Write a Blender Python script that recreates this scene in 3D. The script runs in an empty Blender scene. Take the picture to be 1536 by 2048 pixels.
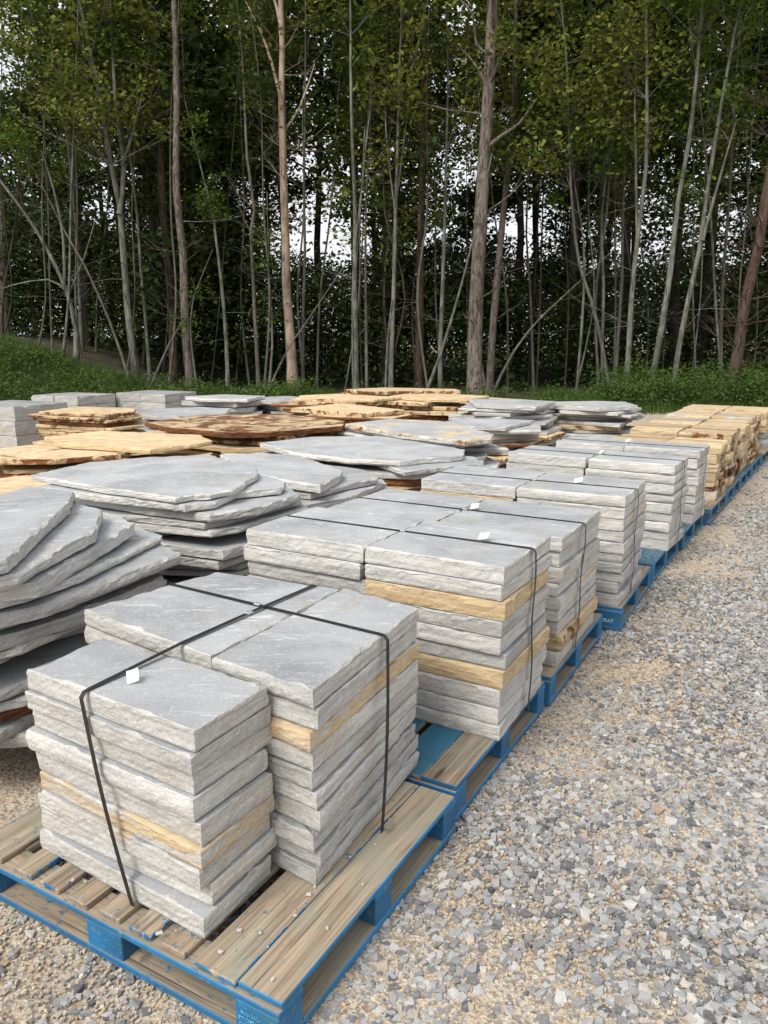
import bpy, bmesh, math, random
import numpy as np
from mathutils import Vector, noise, Matrix
R = math.radians
random.seed(7); np.random.seed(7)
S = bpy.context.scene
COL = S.collection

# ------------------------------------------------------------------ camera, sky, sun, exposure
CAM_H, PITCH, FPX = 1.69, 12.5, 1540.0
cd = bpy.data.cameras.new('camera'); cam = bpy.data.objects.new('camera', cd); COL.objects.link(cam)
cam.location = (0, 0, CAM_H); cam.rotation_euler = (R(90 - PITCH), 0, 0)
cd.sensor_fit = 'VERTICAL'; cd.sensor_height = 36.0; cd.lens = 36.0 * FPX / 2048.0
cd.clip_start = 0.05; cd.clip_end = 2000
S.camera = cam
SUN_EL, SUN_AZ = 48.0, 218.0            # compass-like azimuth, clockwise from +Y: behind the camera, to the left
W = bpy.data.worlds.new('World'); S.world = W; W.use_nodes = True
nt = W.node_tree; bg = nt.nodes['Background']
sky = nt.nodes.new('ShaderNodeTexSky'); sky.sky_type = 'NISHITA'; sky.sun_disc = False
sky.sun_elevation = R(SUN_EL); sky.sun_rotation = R(SUN_AZ)
sky.air_density = 1.0; sky.dust_density = 4.0; sky.ozone_density = 1.0
hs = nt.nodes.new('ShaderNodeHueSaturation'); hs.inputs['Saturation'].default_value = 0.28
mxs = nt.nodes.new('ShaderNodeMix'); mxs.data_type = 'RGBA'; mxs.inputs[0].default_value = 0.55
mxs.inputs[7].default_value = (11.0, 11.2, 11.6, 1)      # thin even cloud cover over the blue
nt.links.new(sky.outputs[0], hs.inputs['Color']); nt.links.new(hs.outputs[0], mxs.inputs[6])
nt.links.new(mxs.outputs[2], bg.inputs['Color']); bg.inputs['Strength'].default_value = 0.092
sl = bpy.data.lights.new('sun', 'SUN'); sl.energy = 2.3; sl.angle = R(24); sl.color = (1.0, 0.95, 0.87)
so = bpy.data.objects.new('sun', sl); COL.objects.link(so)
az = R(SUN_AZ); el = R(SUN_EL)
sd = Vector((math.sin(az) * math.cos(el), math.cos(az) * math.cos(el), math.sin(el)))
so.rotation_euler = sd.to_track_quat('Z', 'Y').to_euler()
S.view_settings.view_transform = 'Standard'; S.view_settings.look = 'None'
S.view_settings.gamma = 1.0; S.view_settings.use_curve_mapping = False
S.view_settings.exposure = 0.54
S.cycles.max_bounces = 4; S.cycles.diffuse_bounces = 3; S.cycles.glossy_bounces = 2; S.cycles.transmission_bounces = 2

# ------------------------------------------------------------------ helpers
CP, SP = math.cos(R(PITCH)), math.sin(R(PITCH))
def ray(px, py):
    a, b = (px - 768) / FPX, (py - 1024) / FPX
    return Vector((a, CP - b * SP, -SP - b * CP))
def at(px, py, z):                       # photo measurement -> point on the level z
    d = ray(px, py); t = (z - CAM_H) / d.z
    return Vector((0, 0, CAM_H)) + d * t
def deep(px, py, Y):                     # photo measurement -> point at distance Y
    d = ray(px, py); return Vector((0, 0, CAM_H)) + d * (Y / d.y)
def sstep(a, b, x):
    t = max(0.0, min(1.0, (x - a) / (b - a))); return t * t * (3 - 2 * t)
def nz(x, y, z=0.0): return noise.noise(Vector((x, y, z)))
def ordinal(i): return ['topmost', 'second', 'third', 'fourth', 'fifth', 'sixth', 'seventh', 'eighth', 'ninth', 'tenth', 'eleventh', 'twelfth', 'thirteenth', 'fourteenth', 'fifteenth', 'sixteenth', 'seventeenth', 'eighteenth'][i]
def tag(o, label=None, cat=None, group=None, kind=None):
    if label: o['label'] = label
    if cat: o['category'] = cat
    if group: o['group'] = group
    if kind: o['kind'] = kind
    return o
def link(name, me, parent=None, loc=(0, 0, 0), rot=(0, 0, 0)):
    o = bpy.data.objects.new(name, me); COL.objects.link(o)
    o.location = loc; o.rotation_euler = rot
    if parent: o.parent = parent
    return o
def empty(name, loc, rz=0.0):
    o = bpy.data.objects.new(name, None); COL.objects.link(o); o.location = loc; o.rotation_euler = (0, 0, rz)
    o.empty_display_size = 0.1
    return o
def copy_tree(o, parent=None):
    c = o.copy(); COL.objects.link(c); c.parent = parent
    for ch in list(o.children): copy_tree(ch, c)
    return c
def np_mesh(name, v, f, mat, smooth=False):   # v (n,3), f (m,k) arrays
    me = bpy.data.meshes.new(name); v = np.asarray(v, np.float32); f = np.asarray(f, np.int32)
    k = f.shape[1]
    me.vertices.add(len(v)); me.vertices.foreach_set('co', v.ravel())
    me.loops.add(f.size); me.loops.foreach_set('vertex_index', f.ravel())
    me.polygons.add(len(f)); me.polygons.foreach_set('loop_start', np.arange(0, f.size, k, dtype=np.int32))
    me.polygons.foreach_set('loop_total', np.full(len(f), k, np.int32))
    me.polygons.foreach_set('use_smooth', np.full(len(f), bool(smooth)))
    me.update(calc_edges=True); me.validate()
    if mat: me.materials.append(mat)
    return me

# ------------------------------------------------------------------ materials
class NB:
    def __init__(s, name):
        s.m = bpy.data.materials.new(name); s.m.use_nodes = True; s.t = s.m.node_tree
        s.p = s.t.nodes['Principled BSDF']
    def n(s, typ, **kw):
        x = s.t.nodes.new('ShaderNode' + typ)
        for k, v in kw.items(): setattr(x, k, v)
        return x
    def l(s, a, b): s.t.links.new(a, b)
    def put(s, inp, v):
        if hasattr(v, 'is_linked') or hasattr(v, 'links'): s.l(v, inp)
        else: inp.default_value = v
    def math(s, op, a, b=0.0, clamp=False):
        x = s.n('Math', operation=op, use_clamp=clamp); s.put(x.inputs[0], a); s.put(x.inputs[1], b); return x.outputs[0]
    def mix(s, f, a, b, mode='MIX'):
        x = s.n('Mix', data_type='RGBA', blend_type=mode); s.put(x.inputs[0], f)
        s.put(x.inputs[6], a if hasattr(a, 'links') else tuple(a) + (1,)); s.put(x.inputs[7], b if hasattr(b, 'links') else tuple(b) + (1,))
        return x.outputs[2]
    def noise(s, vec, scale, detail=4, rough=0.55, dist=0.0):
        x = s.n('TexNoise'); s.l(vec, x.inputs['Vector']); x.inputs['Scale'].default_value = scale
        x.inputs['Detail'].default_value = detail; x.inputs['Roughness'].default_value = rough; x.inputs['Distortion'].default_value = dist
        return x.outputs['Fac']
    def rng(s, v, a, b, c=0.0, d=1.0):
        x = s.n('MapRange'); x.interpolation_type = 'SMOOTHSTEP'
        s.put(x.inputs['Value'], v); s.put(x.inputs['From Min'], a); s.put(x.inputs['From Max'], b)
        x.inputs['To Min'].default_value = c; x.inputs['To Max'].default_value = d; return x.outputs[0]
    def scale(s, vec, sc):
        x = s.n('VectorMath', operation='MULTIPLY'); s.l(vec, x.inputs[0]); x.inputs[1].default_value = sc; return x.outputs[0]
    def objvec(s):                     # object coordinates, shifted per object so that no two pieces share a pattern
        tc = s.n('TexCoord'); oi = s.n('ObjectInfo'); cb = s.n('CombineXYZ')
        r = s.math('MULTIPLY', oi.outputs['Random'], 37.0); r2 = s.math('MULTIPLY', oi.outputs['Random'], 91.0)
        s.l(r, cb.inputs[0]); s.l(r2, cb.inputs[1]); s.l(r, cb.inputs[2])
        x = s.n('VectorMath', operation='ADD'); s.l(tc.outputs['Object'], x.inputs[0]); s.l(cb.outputs[0], x.inputs[1])
        s.oi = oi; s.tc = tc
        return x.outputs[0]
    def bump(s, h, strength, dist, prev=None):
        x = s.n('Bump'); s.l(h, x.inputs['Height']); x.inputs['Strength'].default_value = strength; x.inputs['Distance'].default_value = dist
        if prev: s.l(prev, x.inputs['Normal'])
        return x.outputs[0]

def stone_mat(name, top):
    b = NB(name); v = b.objvec()
    sep = b.n('SeparateColor'); b.l(b.oi.outputs['Color'], sep.inputs[0])
    tanf, bright, rust = sep.outputs[0], sep.outputs[1], sep.outputs[2]
    big = b.noise(v, 2.6, 3, 0.55, 0.6); mid = b.noise(v, 14, 4, 0.65); fine = b.noise(v, 170, 2, 0.6)
    if top:
        c = b.mix(b.rng(big, 0.3, 0.7), (0.26, 0.274, 0.295), (0.41, 0.424, 0.442))
        c = b.mix(b.rng(mid, 0.42, 0.66, 0, 0.45), c, (0.40, 0.405, 0.405))
        dirt = b.noise(v, 4.3, 4, 0.6, 1.0)
        c = b.mix(b.rng(dirt, 0.54, 0.68, 0, 0.55), c, (0.37, 0.34, 0.29))
        c = b.mix(b.rng(b.noise(v, 60, 3, 0.7), 0.58, 0.66, 0, 0.6), c, (0.55, 0.54, 0.52))
        vs = b.scale(v, (2.2, 11.0, 4.0)); sc = b.noise(vs, 3.0, 5, 0.62, 0.9)       # pale scuffs left by sliding stone on stone
        c = b.mix(b.rng(sc, 0.585, 0.66, 0, 0.75), c, (0.60, 0.605, 0.61))
        vo = b.n('TexVoronoi'); b.l(v, vo.inputs['Vector']); vo.inputs['Scale'].default_value = 17
        sp = b.math('MULTIPLY', b.rng(vo.outputs['Distance'], 0.12, 0.05), b.rng(big, 0.5, 0.6))
        c = b.mix(b.math('MULTIPLY', sp, 0.7), c, (0.62, 0.62, 0.62))
    else:
        lam = b.noise(b.scale(v, (3.0, 3.0, 75.0)), 1.0, 3, 0.65)
        c = b.mix(b.rng(big, 0.3, 0.7), (0.50, 0.495, 0.475), (0.63, 0.615, 0.58))
        c = b.mix(b.rng(mid, 0.4, 0.7, 0, 0.5), c, (0.66, 0.655, 0.64))
        c = b.mix(b.rng(lam, 0.32, 0.58, 0.6, 0), c, (0.33, 0.325, 0.31))
        warm = b.noise(v, 5.0, 4, 0.5)
        c = b.mix(b.rng(warm, 0.52, 0.72, 0, 0.45), c, (0.50, 0.44, 0.34))
    c = b.mix(b.rng(fine, 0.3, 0.65, 0.28, 0.0), c, (0.14, 0.14, 0.14))
    # iron staining of the stone itself, amount per slab
    st = b.noise(b.scale(v, (0.8, 0.8, 4.5)), 3.1, 4, 0.55, 0.9)
    thr = b.math('SUBTRACT', 0.93, b.math('MULTIPLY', tanf, 0.86))
    m = b.rng(st, b.math('SUBTRACT', thr, 0.08), b.math('ADD', thr, 0.08))
    m = b.math('MULTIPLY', m, b.rng(tanf, 0.02, 0.1))
    band = b.noise(b.scale(v, (3.0, 6.0, 40.0)), 1.2, 4, 0.65, 1.5); bl = b.noise(v, 3.2 if top else 5.5, 5, 0.66, 1.0)
    och = b.mix(b.rng(band, 0.3, 0.7), (0.40, 0.27, 0.14), (0.62, 0.50, 0.33))
    och = b.mix(b.rng(fine, 0.35, 0.7, 0.0, 0.35), och, (0.66, 0.54, 0.34))
    ru = b.mix(b.rng(band, 0.35, 0.65), (0.075, 0.036, 0.024), (0.25, 0.10, 0.035))
    rthr = b.math('SUBTRACT', 0.88, b.math('MULTIPLY', rust, 0.42 if top else 0.72))
    och = b.mix(b.rng(bl, b.math('SUBTRACT', rthr, 0.06), b.math('ADD', rthr, 0.06)), och, ru)
    c = b.mix(m, c, och)
    br = b.n('CombineColor')
    for i in range(3): b.l(bright, br.inputs[i])
    c = b.mix(1.0, c, br.outputs[0], 'MULTIPLY')
    b.l(c, b.p.inputs['Base Color']); b.p.inputs['Roughness'].default_value = 0.72 if top else 0.9
    b.p.inputs['Specular IOR Level'].default_value = 0.35 if top else 0.2
    if top:
        nb = b.bump(b.noise(v, 9, 4, 0.65), 0.45, 0.012); nb = b.bump(fine, 0.12, 0.002, nb)
    else:
        nb = b.bump(b.noise(v, 55, 5, 0.75, 0.3), 0.9, 0.008); nb = b.bump(lam, 0.35, 0.004, nb); nb = b.bump(fine, 0.35, 0.002, nb)
    b.l(nb, b.p.inputs['Normal'])
    return b.m
M_TOP = stone_mat('stone_cleft_face', True); M_SIDE = stone_mat('stone_split_edge', False)

def wood_mat(name, axis, paint):
    # axis: grain direction in object space; paint: blue paint film worn by noise (amount comes from the object colour)
    b = NB(name); v = b.objvec(); sep = b.n('SeparateColor'); b.l(b.oi.outputs['Color'], sep.inputs[0])
    g = [48.0, 48.0, 48.0]; g[axis] = 1.4
    gr = b.noise(b.scale(v, tuple(g)), 1.0, 6, 0.62, 0.8); big = b.noise(v, 3.2, 4, 0.55); fine = b.noise(b.scale(v, tuple(x * 4 for x in g)), 1.0, 3, 0.6)
    c = b.mix(b.rng(gr, 0.32, 0.66), (0.13, 0.095, 0.065), (0.43, 0.335, 0.235))
    c = b.mix(b.rng(big, 0.38, 0.66, 0, 0.75), c, (0.25, 0.245, 0.19))
    c = b.mix(b.rng(b.noise(v, 1.7, 3), 0.45, 0.7, 0, 0.6), c, (0.32, 0.235, 0.165))
    c = b.mix(b.rng(b.noise(v, 7, 5, 0.6), 0.6, 0.74, 0, 0.7), c, (0.11, 0.085, 0.06))
    cr_ = b.noise(b.scale(v, tuple(x * 1.7 if i != axis else 0.9 for i, x in enumerate((40, 40, 40)))), 1.0, 3, 0.6, 0.3)
    c = b.mix(b.rng(cr_, 0.64, 0.70, 0, 0.8), c, (0.06, 0.045, 0.035))
    kn = b.n('TexVoronoi'); b.l(b.scale(v, tuple(0.45 * x if i != axis else 1 for i, x in enumerate((9, 9, 9)))), kn.inputs['Vector']); kn.inputs['Scale'].default_value = 1.6
    c = b.mix(b.rng(kn.outputs['Distance'], 0.10, 0.045, 0, 0.85), c, (0.07, 0.04, 0.025))
    bl = b.mix(b.rng(big, 0.3, 0.7), (0.010, 0.105, 0.235), (0.010, 0.175, 0.40))
    bl = b.mix(b.rng(b.noise(v, 11, 6, 0.7), 0.45, 0.68, 0, 0.75), bl, (0.035, 0.12, 0.15))
    bl = b.mix(b.rng(b.noise(v, 45, 5, 0.7), 0.56, 0.70, 0, 0.55), bl, (0.22, 0.25, 0.24))
    if not paint: bl = b.mix(0.6, bl, (0.035, 0.15, 0.19))
    wear = b.noise(b.scale(v, tuple(x * 0.5 if i == axis else x * 1.0 for i, x in enumerate(((24, 24, 24) if paint else (52, 52, 52))))), 1.0, 7, 0.7, 0.5)
    thr = b.math('SUBTRACT', 0.80, b.math('MULTIPLY', sep.outputs[1 if paint else 0], 0.6))
    m = b.rng(wear, b.math('SUBTRACT', thr, 0.03), b.math('ADD', thr, 0.03))
    c = b.mix(m, c, bl)
    br = b.n('CombineColor')
    for i in range(3): b.l(sep.outputs[2], br.inputs[i])
    c = b.mix(1.0, c, br.outputs[0], 'MULTIPLY')
    b.l(c, b.p.inputs['Base Color']); b.p.inputs['Roughness'].default_value = 0.62 if paint else 0.82
    nb = b.bump(gr, 0.6, 0.005); nb = b.bump(fine, 0.4, 0.002, nb); b.l(nb, b.p.inputs['Normal'])
    return b.m
WOOD_Y, WOOD_X = wood_mat('weathered_wood_lengthwise', 1, False), wood_mat('weathered_wood_crosswise', 0, False)
BLUE_Y, BLUE_X = wood_mat('worn_blue_paint_lengthwise', 1, True), wood_mat('worn_blue_paint_crosswise', 0, True)

def simple_mat(name, col, rough=0.6, metal=0.0, var=0.0, bscale=0, bdist=0.0):
    b = NB(name); v = b.objvec()
    n = b.noise(v, 60, 4, 0.6); c = b.mix(b.rng(n, 0.3, 0.7), tuple(x * (1 - var) for x in col), tuple(min(1, x * (1 + var)) for x in col))
    b.l(c, b.p.inputs['Base Color']); b.p.inputs['Roughness'].default_value = rough; b.p.inputs['Metallic'].default_value = metal
    if bscale: b.l(b.bump(b.noise(v, bscale, 4), 0.5, bdist), b.p.inputs['Normal'])
    return b.m
M_STRAP = simple_mat('black_strapping', (0.012, 0.012, 0.013), 0.42, 0, 0.35, 300, 0.001)
M_BUCKLE = simple_mat('galvanised_seal', (0.62, 0.63, 0.65), 0.35, 0.7, 0.1)
M_PAPER = simple_mat('white_paper', (0.82, 0.82, 0.80), 0.7, 0, 0.03)
M_CHIP = simple_mat('pale_stone_chip', (0.44, 0.42, 0.39), 0.9, 0, 0.2)
M_INK = simple_mat('grey_ink', (0.30, 0.33, 0.34), 0.8, 0, 0.2)
M_LETTER = simple_mat('faded_pale_blue_lettering', (0.10, 0.36, 0.60), 0.7, 0, 0.5)
M_LETTERW = simple_mat('faded_white_lettering', (0.50, 0.66, 0.74), 0.7, 0, 0.3)

def bark_mat(name, c1, c2, c3, vs, bd):
    b = NB(name); v = b.objvec()
    n1 = b.noise(b.scale(v, (vs, vs, vs * 0.22)), 1.0, 6, 0.65, 0.6); n2 = b.noise(v, 2.2, 4, 0.6)
    c = b.mix(b.rng(n1, 0.32, 0.68), c1, c2); c = b.mix(b.rng(n2, 0.48, 0.68, 0, 0.7), c, c3)
    b.l(c, b.p.inputs['Base Color']); b.p.inputs['Roughness'].default_value = 0.92; b.p.inputs['Specular IOR Level'].default_value = 0.15
    b.l(b.bump(n1, 0.8, bd), b.p.inputs['Normal']); return b.m
BARK = {
    'pale': bark_mat('pale_smooth_bark', (0.06, 0.06, 0.05), (0.20, 0.20, 0.175), (0.055, 0.068, 0.042), 9, 0.006),
    'pine': bark_mat('flaky_pine_bark', (0.035, 0.027, 0.023), (0.21, 0.175, 0.15), (0.13, 0.118, 0.105), 16, 0.03),
    'red': bark_mat('reddish_pine_bark', (0.035, 0.024, 0.019), (0.125, 0.082, 0.062), (0.075, 0.06, 0.052), 14, 0.03),
    'peeled': bark_mat('peeled_dead_trunk', (0.21, 0.155, 0.115), (0.37, 0.29, 0.22), (0.09, 0.068, 0.054), 7, 0.012),
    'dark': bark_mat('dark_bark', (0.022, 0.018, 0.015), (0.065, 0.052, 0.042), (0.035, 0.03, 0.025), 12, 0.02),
    'twig': bark_mat('grey_brown_twig_bark', (0.075, 0.066, 0.055), (0.16, 0.15, 0.125), (0.08, 0.08, 0.062), 12, 0.004)}
def leaf_mat(name, stops, trans=0.35):
    b = NB(name); ge = b.n('NewGeometry'); cr = b.n('ValToRGB')
    e = cr.color_ramp.elements
    while len(e) < len(stops): e.new(0.5)
    for i, (p, c) in enumerate(stops): e[i].position = p; e[i].color = tuple(c) + (1,)
    b.l(ge.outputs['Random Per Island'], cr.inputs[0])
    df = b.n('BsdfDiffuse'); b.l(cr.outputs[0], df.inputs[0])
    tr = b.n('BsdfTranslucent'); b.l(b.mix(0.5, cr.outputs[0], (0.10, 0.13, 0.01)), tr.inputs[0])
    mx = b.n('MixShader'); mx.inputs[0].default_value = trans
    b.t.nodes.remove(b.p); b.l(df.outputs[0], mx.inputs[1]); b.l(tr.outputs[0], mx.inputs[2]); b.l(mx.outputs[0], b.t.nodes['Material Output'].inputs[0])
    return b.m
LEAF = {
    'maple': leaf_mat('yellow_green_maple_leaf', [(0, (0.085, 0.115, 0.025)), (0.5, (0.145, 0.175, 0.040)), (0.85, (0.21, 0.225, 0.055)), (1, (0.26, 0.22, 0.06))]),
    'green': leaf_mat('mid_green_leaf', [(0, (0.045, 0.085, 0.018)), (0.6, (0.080, 0.13, 0.026)), (1, (0.13, 0.165, 0.036))]),
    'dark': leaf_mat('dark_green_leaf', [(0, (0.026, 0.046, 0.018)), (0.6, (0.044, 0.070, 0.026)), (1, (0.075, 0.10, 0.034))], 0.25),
    'needle': leaf_mat('pine_needle', [(0, (0.020, 0.042, 0.016)), (0.6, (0.035, 0.065, 0.022)), (1, (0.06, 0.08, 0.025))], 0.15),
    'weed': leaf_mat('weed_leaf', [(0, (0.045, 0.085, 0.022)), (0.6, (0.075, 0.13, 0.035)), (1, (0.12, 0.16, 0.05))], 0.3)}

def ground_mat():
    b = NB('sand_and_grit'); tc = b.n('TexCoord'); v = tc.outputs['Object']
    big = b.noise(v, 0.9, 5, 0.6, 0.5); mid = b.noise(v, 9, 6, 0.7); fine = b.noise(v, 140, 4, 0.7)
    c = b.mix(b.rng(big, 0.38, 0.62), (0.44, 0.39, 0.325), (0.56, 0.455, 0.325))
    c = b.mix(b.rng(mid, 0.45, 0.68, 0, 0.6), c, (0.55, 0.44, 0.29))
    vo = b.n('TexVoronoi'); b.l(v, vo.inputs['Vector']); vo.inputs['Scale'].default_value = 95
    sv = b.n('SeparateColor'); b.l(vo.outputs['Color'], sv.inputs[0])
    c = b.mix(b.rng(sv.outputs[0], 0.55, 0.62, 0, 0.75), c, (0.20, 0.195, 0.19))
    c = b.mix(b.rng(sv.outputs[1], 0.80, 0.86, 0, 0.7), c, (0.62, 0.58, 0.51))
    c = b.mix(b.rng(sv.outputs[2], 0.88, 0.92, 0, 0.6), c, (0.36, 0.18, 0.085))
    c = b.mix(b.rng(fine, 0.3, 0.6, 0.55, 0), c, (0.13, 0.10, 0.075))
    b.l(c, b.p.inputs['Base Color']); b.p.inputs['Roughness'].default_value = 0.95; b.p.inputs['Specular IOR Level'].default_value = 0.15
    nb = b.bump(vo.outputs['Distance'], 0.6, 0.006); nb = b.bump(fine, 0.7, 0.004, nb); nb = b.bump(mid, 0.5, 0.02, nb)
    b.l(nb, b.p.inputs['Normal']); return b.m
def gravel_mat(name='crushed_stone'):
    b = NB(name); ge = b.n('NewGeometry'); cr = b.n('ValToRGB'); tc = b.n('TexCoord')
    st = [(0, (0.085, 0.09, 0.10)), (0.2, (0.18, 0.185, 0.195)), (0.48, (0.31, 0.315, 0.325)), (0.74, (0.38, 0.38, 0.378)), (0.90, (0.52, 0.51, 0.49)), (0.95, (0.44, 0.39, 0.32)), (0.985, (0.33, 0.21, 0.14)), (1, (0.60, 0.57, 0.51))]
    e = cr.color_ramp.elements
    while len(e) < len(st): e.new(0.5)
    for i, (p, c) in enumerate(st): e[i].position = p; e[i].color = c + (1,)
    b.l(ge.outputs['Random Per Island'], cr.inputs[0])
    n = b.noise(tc.outputs['Object'], 75, 6, 0.65); f = b.noise(tc.outputs['Object'], 400, 3, 0.6)
    c = b.mix(b.rng(n, 0.42, 0.74, 0, 0.35), cr.outputs[0], (0.48, 0.455, 0.42))
    c = b.mix(b.rng(f, 0.35, 0.6, 0.35, 0), c, (0.06, 0.055, 0.05))
    b.l(c, b.p.inputs['Base Color']); b.p.inputs['Roughness'].default_value = 0.85; b.p.inputs['Specular IOR Level'].default_value = 0.25
    b.l(b.bump(n, 0.5, 0.004), b.p.inputs['Normal']); return b.m
def floor_mat():
    b = NB('leaf_litter'); tc = b.n('TexCoord'); v = tc.outputs['Object']
    n = b.noise(v, 1.3, 6, 0.65); f = b.noise(v, 22, 5, 0.7)
    c = b.mix(b.rng(n, 0.35, 0.65), (0.045, 0.032, 0.02), (0.035, 0.055, 0.018)); c = b.mix(b.rng(f, 0.4, 0.7, 0, 0.7), c, (0.10, 0.075, 0.045))
    b.l(c, b.p.inputs['Base Color']); b.p.inputs['Roughness'].default_value = 0.95
    b.l(b.bump(f, 0.8, 0.05), b.p.inputs['Normal']); return b.m

# ------------------------------------------------------------------ ground
def build_ground():
    xs = np.concatenate([[-700, -200, -60], np.linspace(-14, 14, 57), [60, 200, 700]])
    ys = np.concatenate([[-300, -60, -10], np.linspace(-2, 20, 56), [60, 200, 900]])
    v = []
    for y in ys:
        for x in xs: v.append((x, y, 0.012 * nz(x * 0.9, y * 0.9) + 0.008 * nz(x * 2.3, y * 2.3, 4) - 0.012 if abs(x) < 15 and -3 < y < 21 else -0.015))
    nx = len(xs); f = [(j * nx + i, j * nx + i + 1, (j + 1) * nx + i + 1, (j + 1) * nx + i) for j in range(len(ys) - 1) for i in range(nx - 1)]
    tag(link('ground', np_mesh('ground', v, f, ground_mat(), True)), kind='structure')
build_ground()
def floor_z(x, y):
    z = 1.75 * sstep(-5.0, -12.5, x) * sstep(18.6, 23.5, y) + 0.10 * sstep(19.4, 21, y)
    return z + (0.10 * nz(x * 0.5, y * 0.5, 2) + 0.05 * nz(x * 1.7, y * 1.7, 5)) * sstep(19.5, 21, y)
def build_floor():
    xs = np.linspace(-45, 45, 121); ys = np.concatenate([np.linspace(17.6, 26, 34), np.linspace(27, 110, 30)])
    v = []
    for y in ys:
        for x in xs:
            e = 18.9 + 0.9 * nz(x * 0.35, 3.3)
            v.append((x, y, floor_z(x, y) - 0.10 * (1 - sstep(e - 0.5, e + 0.4, y))))
    nx = len(xs); f = [(j * nx + i, j * nx + i + 1, (j + 1) * nx + i + 1, (j + 1) * nx + i) for j in range(len(ys) - 1) for i in range(nx - 1)]
    tag(link('forest_terrain', np_mesh('forest_terrain', v, f, floor_mat(), True)), kind='structure')
build_floor()

def row_x(y): return -0.16 + (y - 1.64) * 0.60             # line of the pallets' right-hand edge
def hull_shapes(n, npts, flat):
    out = []
    for i in range(n):
        bm = bmesh.new()
        for k in range(npts):
            d = Vector(((-1, 1)[k & 1], (-1, 1)[(k >> 1) & 1] * 0.8, (-1, 1)[(k >> 2) & 1])) * 0.78 if k < 8 else Vector((random.gauss(0, 1), random.gauss(0, 1), random.gauss(0, 1))).normalized()
            d += Vector((random.uniform(-0.36, 0.36), random.uniform(-0.36, 0.36), random.uniform(-0.4, 0.4)))
            bm.verts.new((d.x, d.y, d.z * flat))
        r = bmesh.ops.convex_hull(bm, input=bm.verts); bmesh.ops.delete(bm, geom=[g for g in r['geom_interior'] if isinstance(g, bmesh.types.BMVert)], context='VERTS')
        bmesh.ops.triangulate(bm, faces=bm.faces); bm.verts.index_update()
        out.append((np.array([v.co[:] for v in bm.verts]), np.array([[v.index for v in f.verts] for f in bm.faces]))); bm.free()
    return out
def scatter(name, pts, sizes, shapes, mat, label):
    V, F, off = [], [], 0
    for (x, y, z), s in zip(pts, sizes):
        v, f = shapes[random.randrange(len(shapes))]
        a = random.uniform(0, 6.283); t1, t2 = random.gauss(0, 0.16), random.gauss(0, 0.16)
        ca, sa = math.cos(a), math.sin(a)
        w = v * s; w = np.stack([w[:, 0] * ca - w[:, 1] * sa, w[:, 0] * sa + w[:, 1] * ca, w[:, 2]], 1)
        w[:, 2] += w[:, 0] * t1 + w[:, 1] * t2
        V.append(w + np.array([x, y, z])); F.append(f + off); off += len(v)
    o = link(name, np_mesh(name, np.concatenate(V), np.concatenate(F), mat)); return tag(o, label, 'gravel', kind='stuff')
def build_gravel():
    pts, sz, gp, gs = [], [], [], []
    for (y0, y1, dens, smin, smax, gd) in ((0.7, 3.2, 4300, 0.005, 0.0185, 3600), (3.2, 5.5, 3300, 0.0055, 0.018, 1800), (5.5, 9.0, 1700, 0.007, 0.017, 300), (9.0, 14.0, 400, 0.010, 0.020, 0)):
        xr = (row_x(y0) - 1.7, row_x(y1) + 2.3); area = (xr[1] - xr[0]) * (y1 - y0)
        for k in range(int(area * dens)):
            x, y = random.uniform(*xr), random.uniform(y0, y1); rx = row_x(y)
            if x > rx + 1.9 or x < rx - (1.75 if y < 3.8 else 0.25): continue
            if -1.0 < x - rx < -0.3 and y > 2.2 and x > -1.3: continue
            d = 0.5 + 0.95 * nz(x * 1.5, y * 1.5, 7.7) + 0.5 * nz(x * 4.1, y * 4.1, 1.1) + 0.28 * sstep(0.25, 0.75, x - rx)
            d -= 0.30 * (1 - sstep(0.0, 0.35, abs(x - rx - 0.02))) if y > 1.9 else 0
            if x < rx - 0.1: d -= 0.38
            if y > 6.5: d -= 0.2
            if random.random() > d + 0.22: continue
            s = smin + (smax - smin) * random.random() ** 2.1
            if random.random() < 0.03: s *= 1.35
            pts.append((x, y, -0.006 - s * 0.22 * random.random())); sz.append(s)
        for k in range(int(area * gd)):
            x, y = random.uniform(*xr), random.uniform(y0, y1); rx = row_x(y)
            if x > rx + 1.6 or x < rx - (1.7 if y < 3.4 else 0.2): continue
            if -1.0 < x - rx < -0.3 and y > 2.2 and x > -1.3: continue
            gp.append((x, y, -0.006)); gs.append(random.uniform(0.0025, 0.0065))
    gm = gravel_mat()
    scatter('gravel', pts, sz, hull_shapes(44, 8, 0.62), gm, 'grey crushed stone gravel covering the sandy track beside the pallets')
    gm2 = gravel_mat('grit'); r = gm2.node_tree.nodes
    for n in r:
        if n.type == 'VALTORGB':
            cols = [(0.42, 0.33, 0.22), (0.52, 0.42, 0.28), (0.30, 0.28, 0.26), (0.44, 0.40, 0.34), (0.60, 0.52, 0.38), (0.42, 0.28, 0.15), (0.30, 0.16, 0.08), (0.68, 0.62, 0.50)]
            for e, c in zip(n.color_ramp.elements, cols): e.color = c + (1,)
    scatter('grit', gp, gs, hull_shapes(10, 8, 0.7), gm2, 'fine sandy grit lying between the grey gravel stones')
build_gravel()

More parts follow.
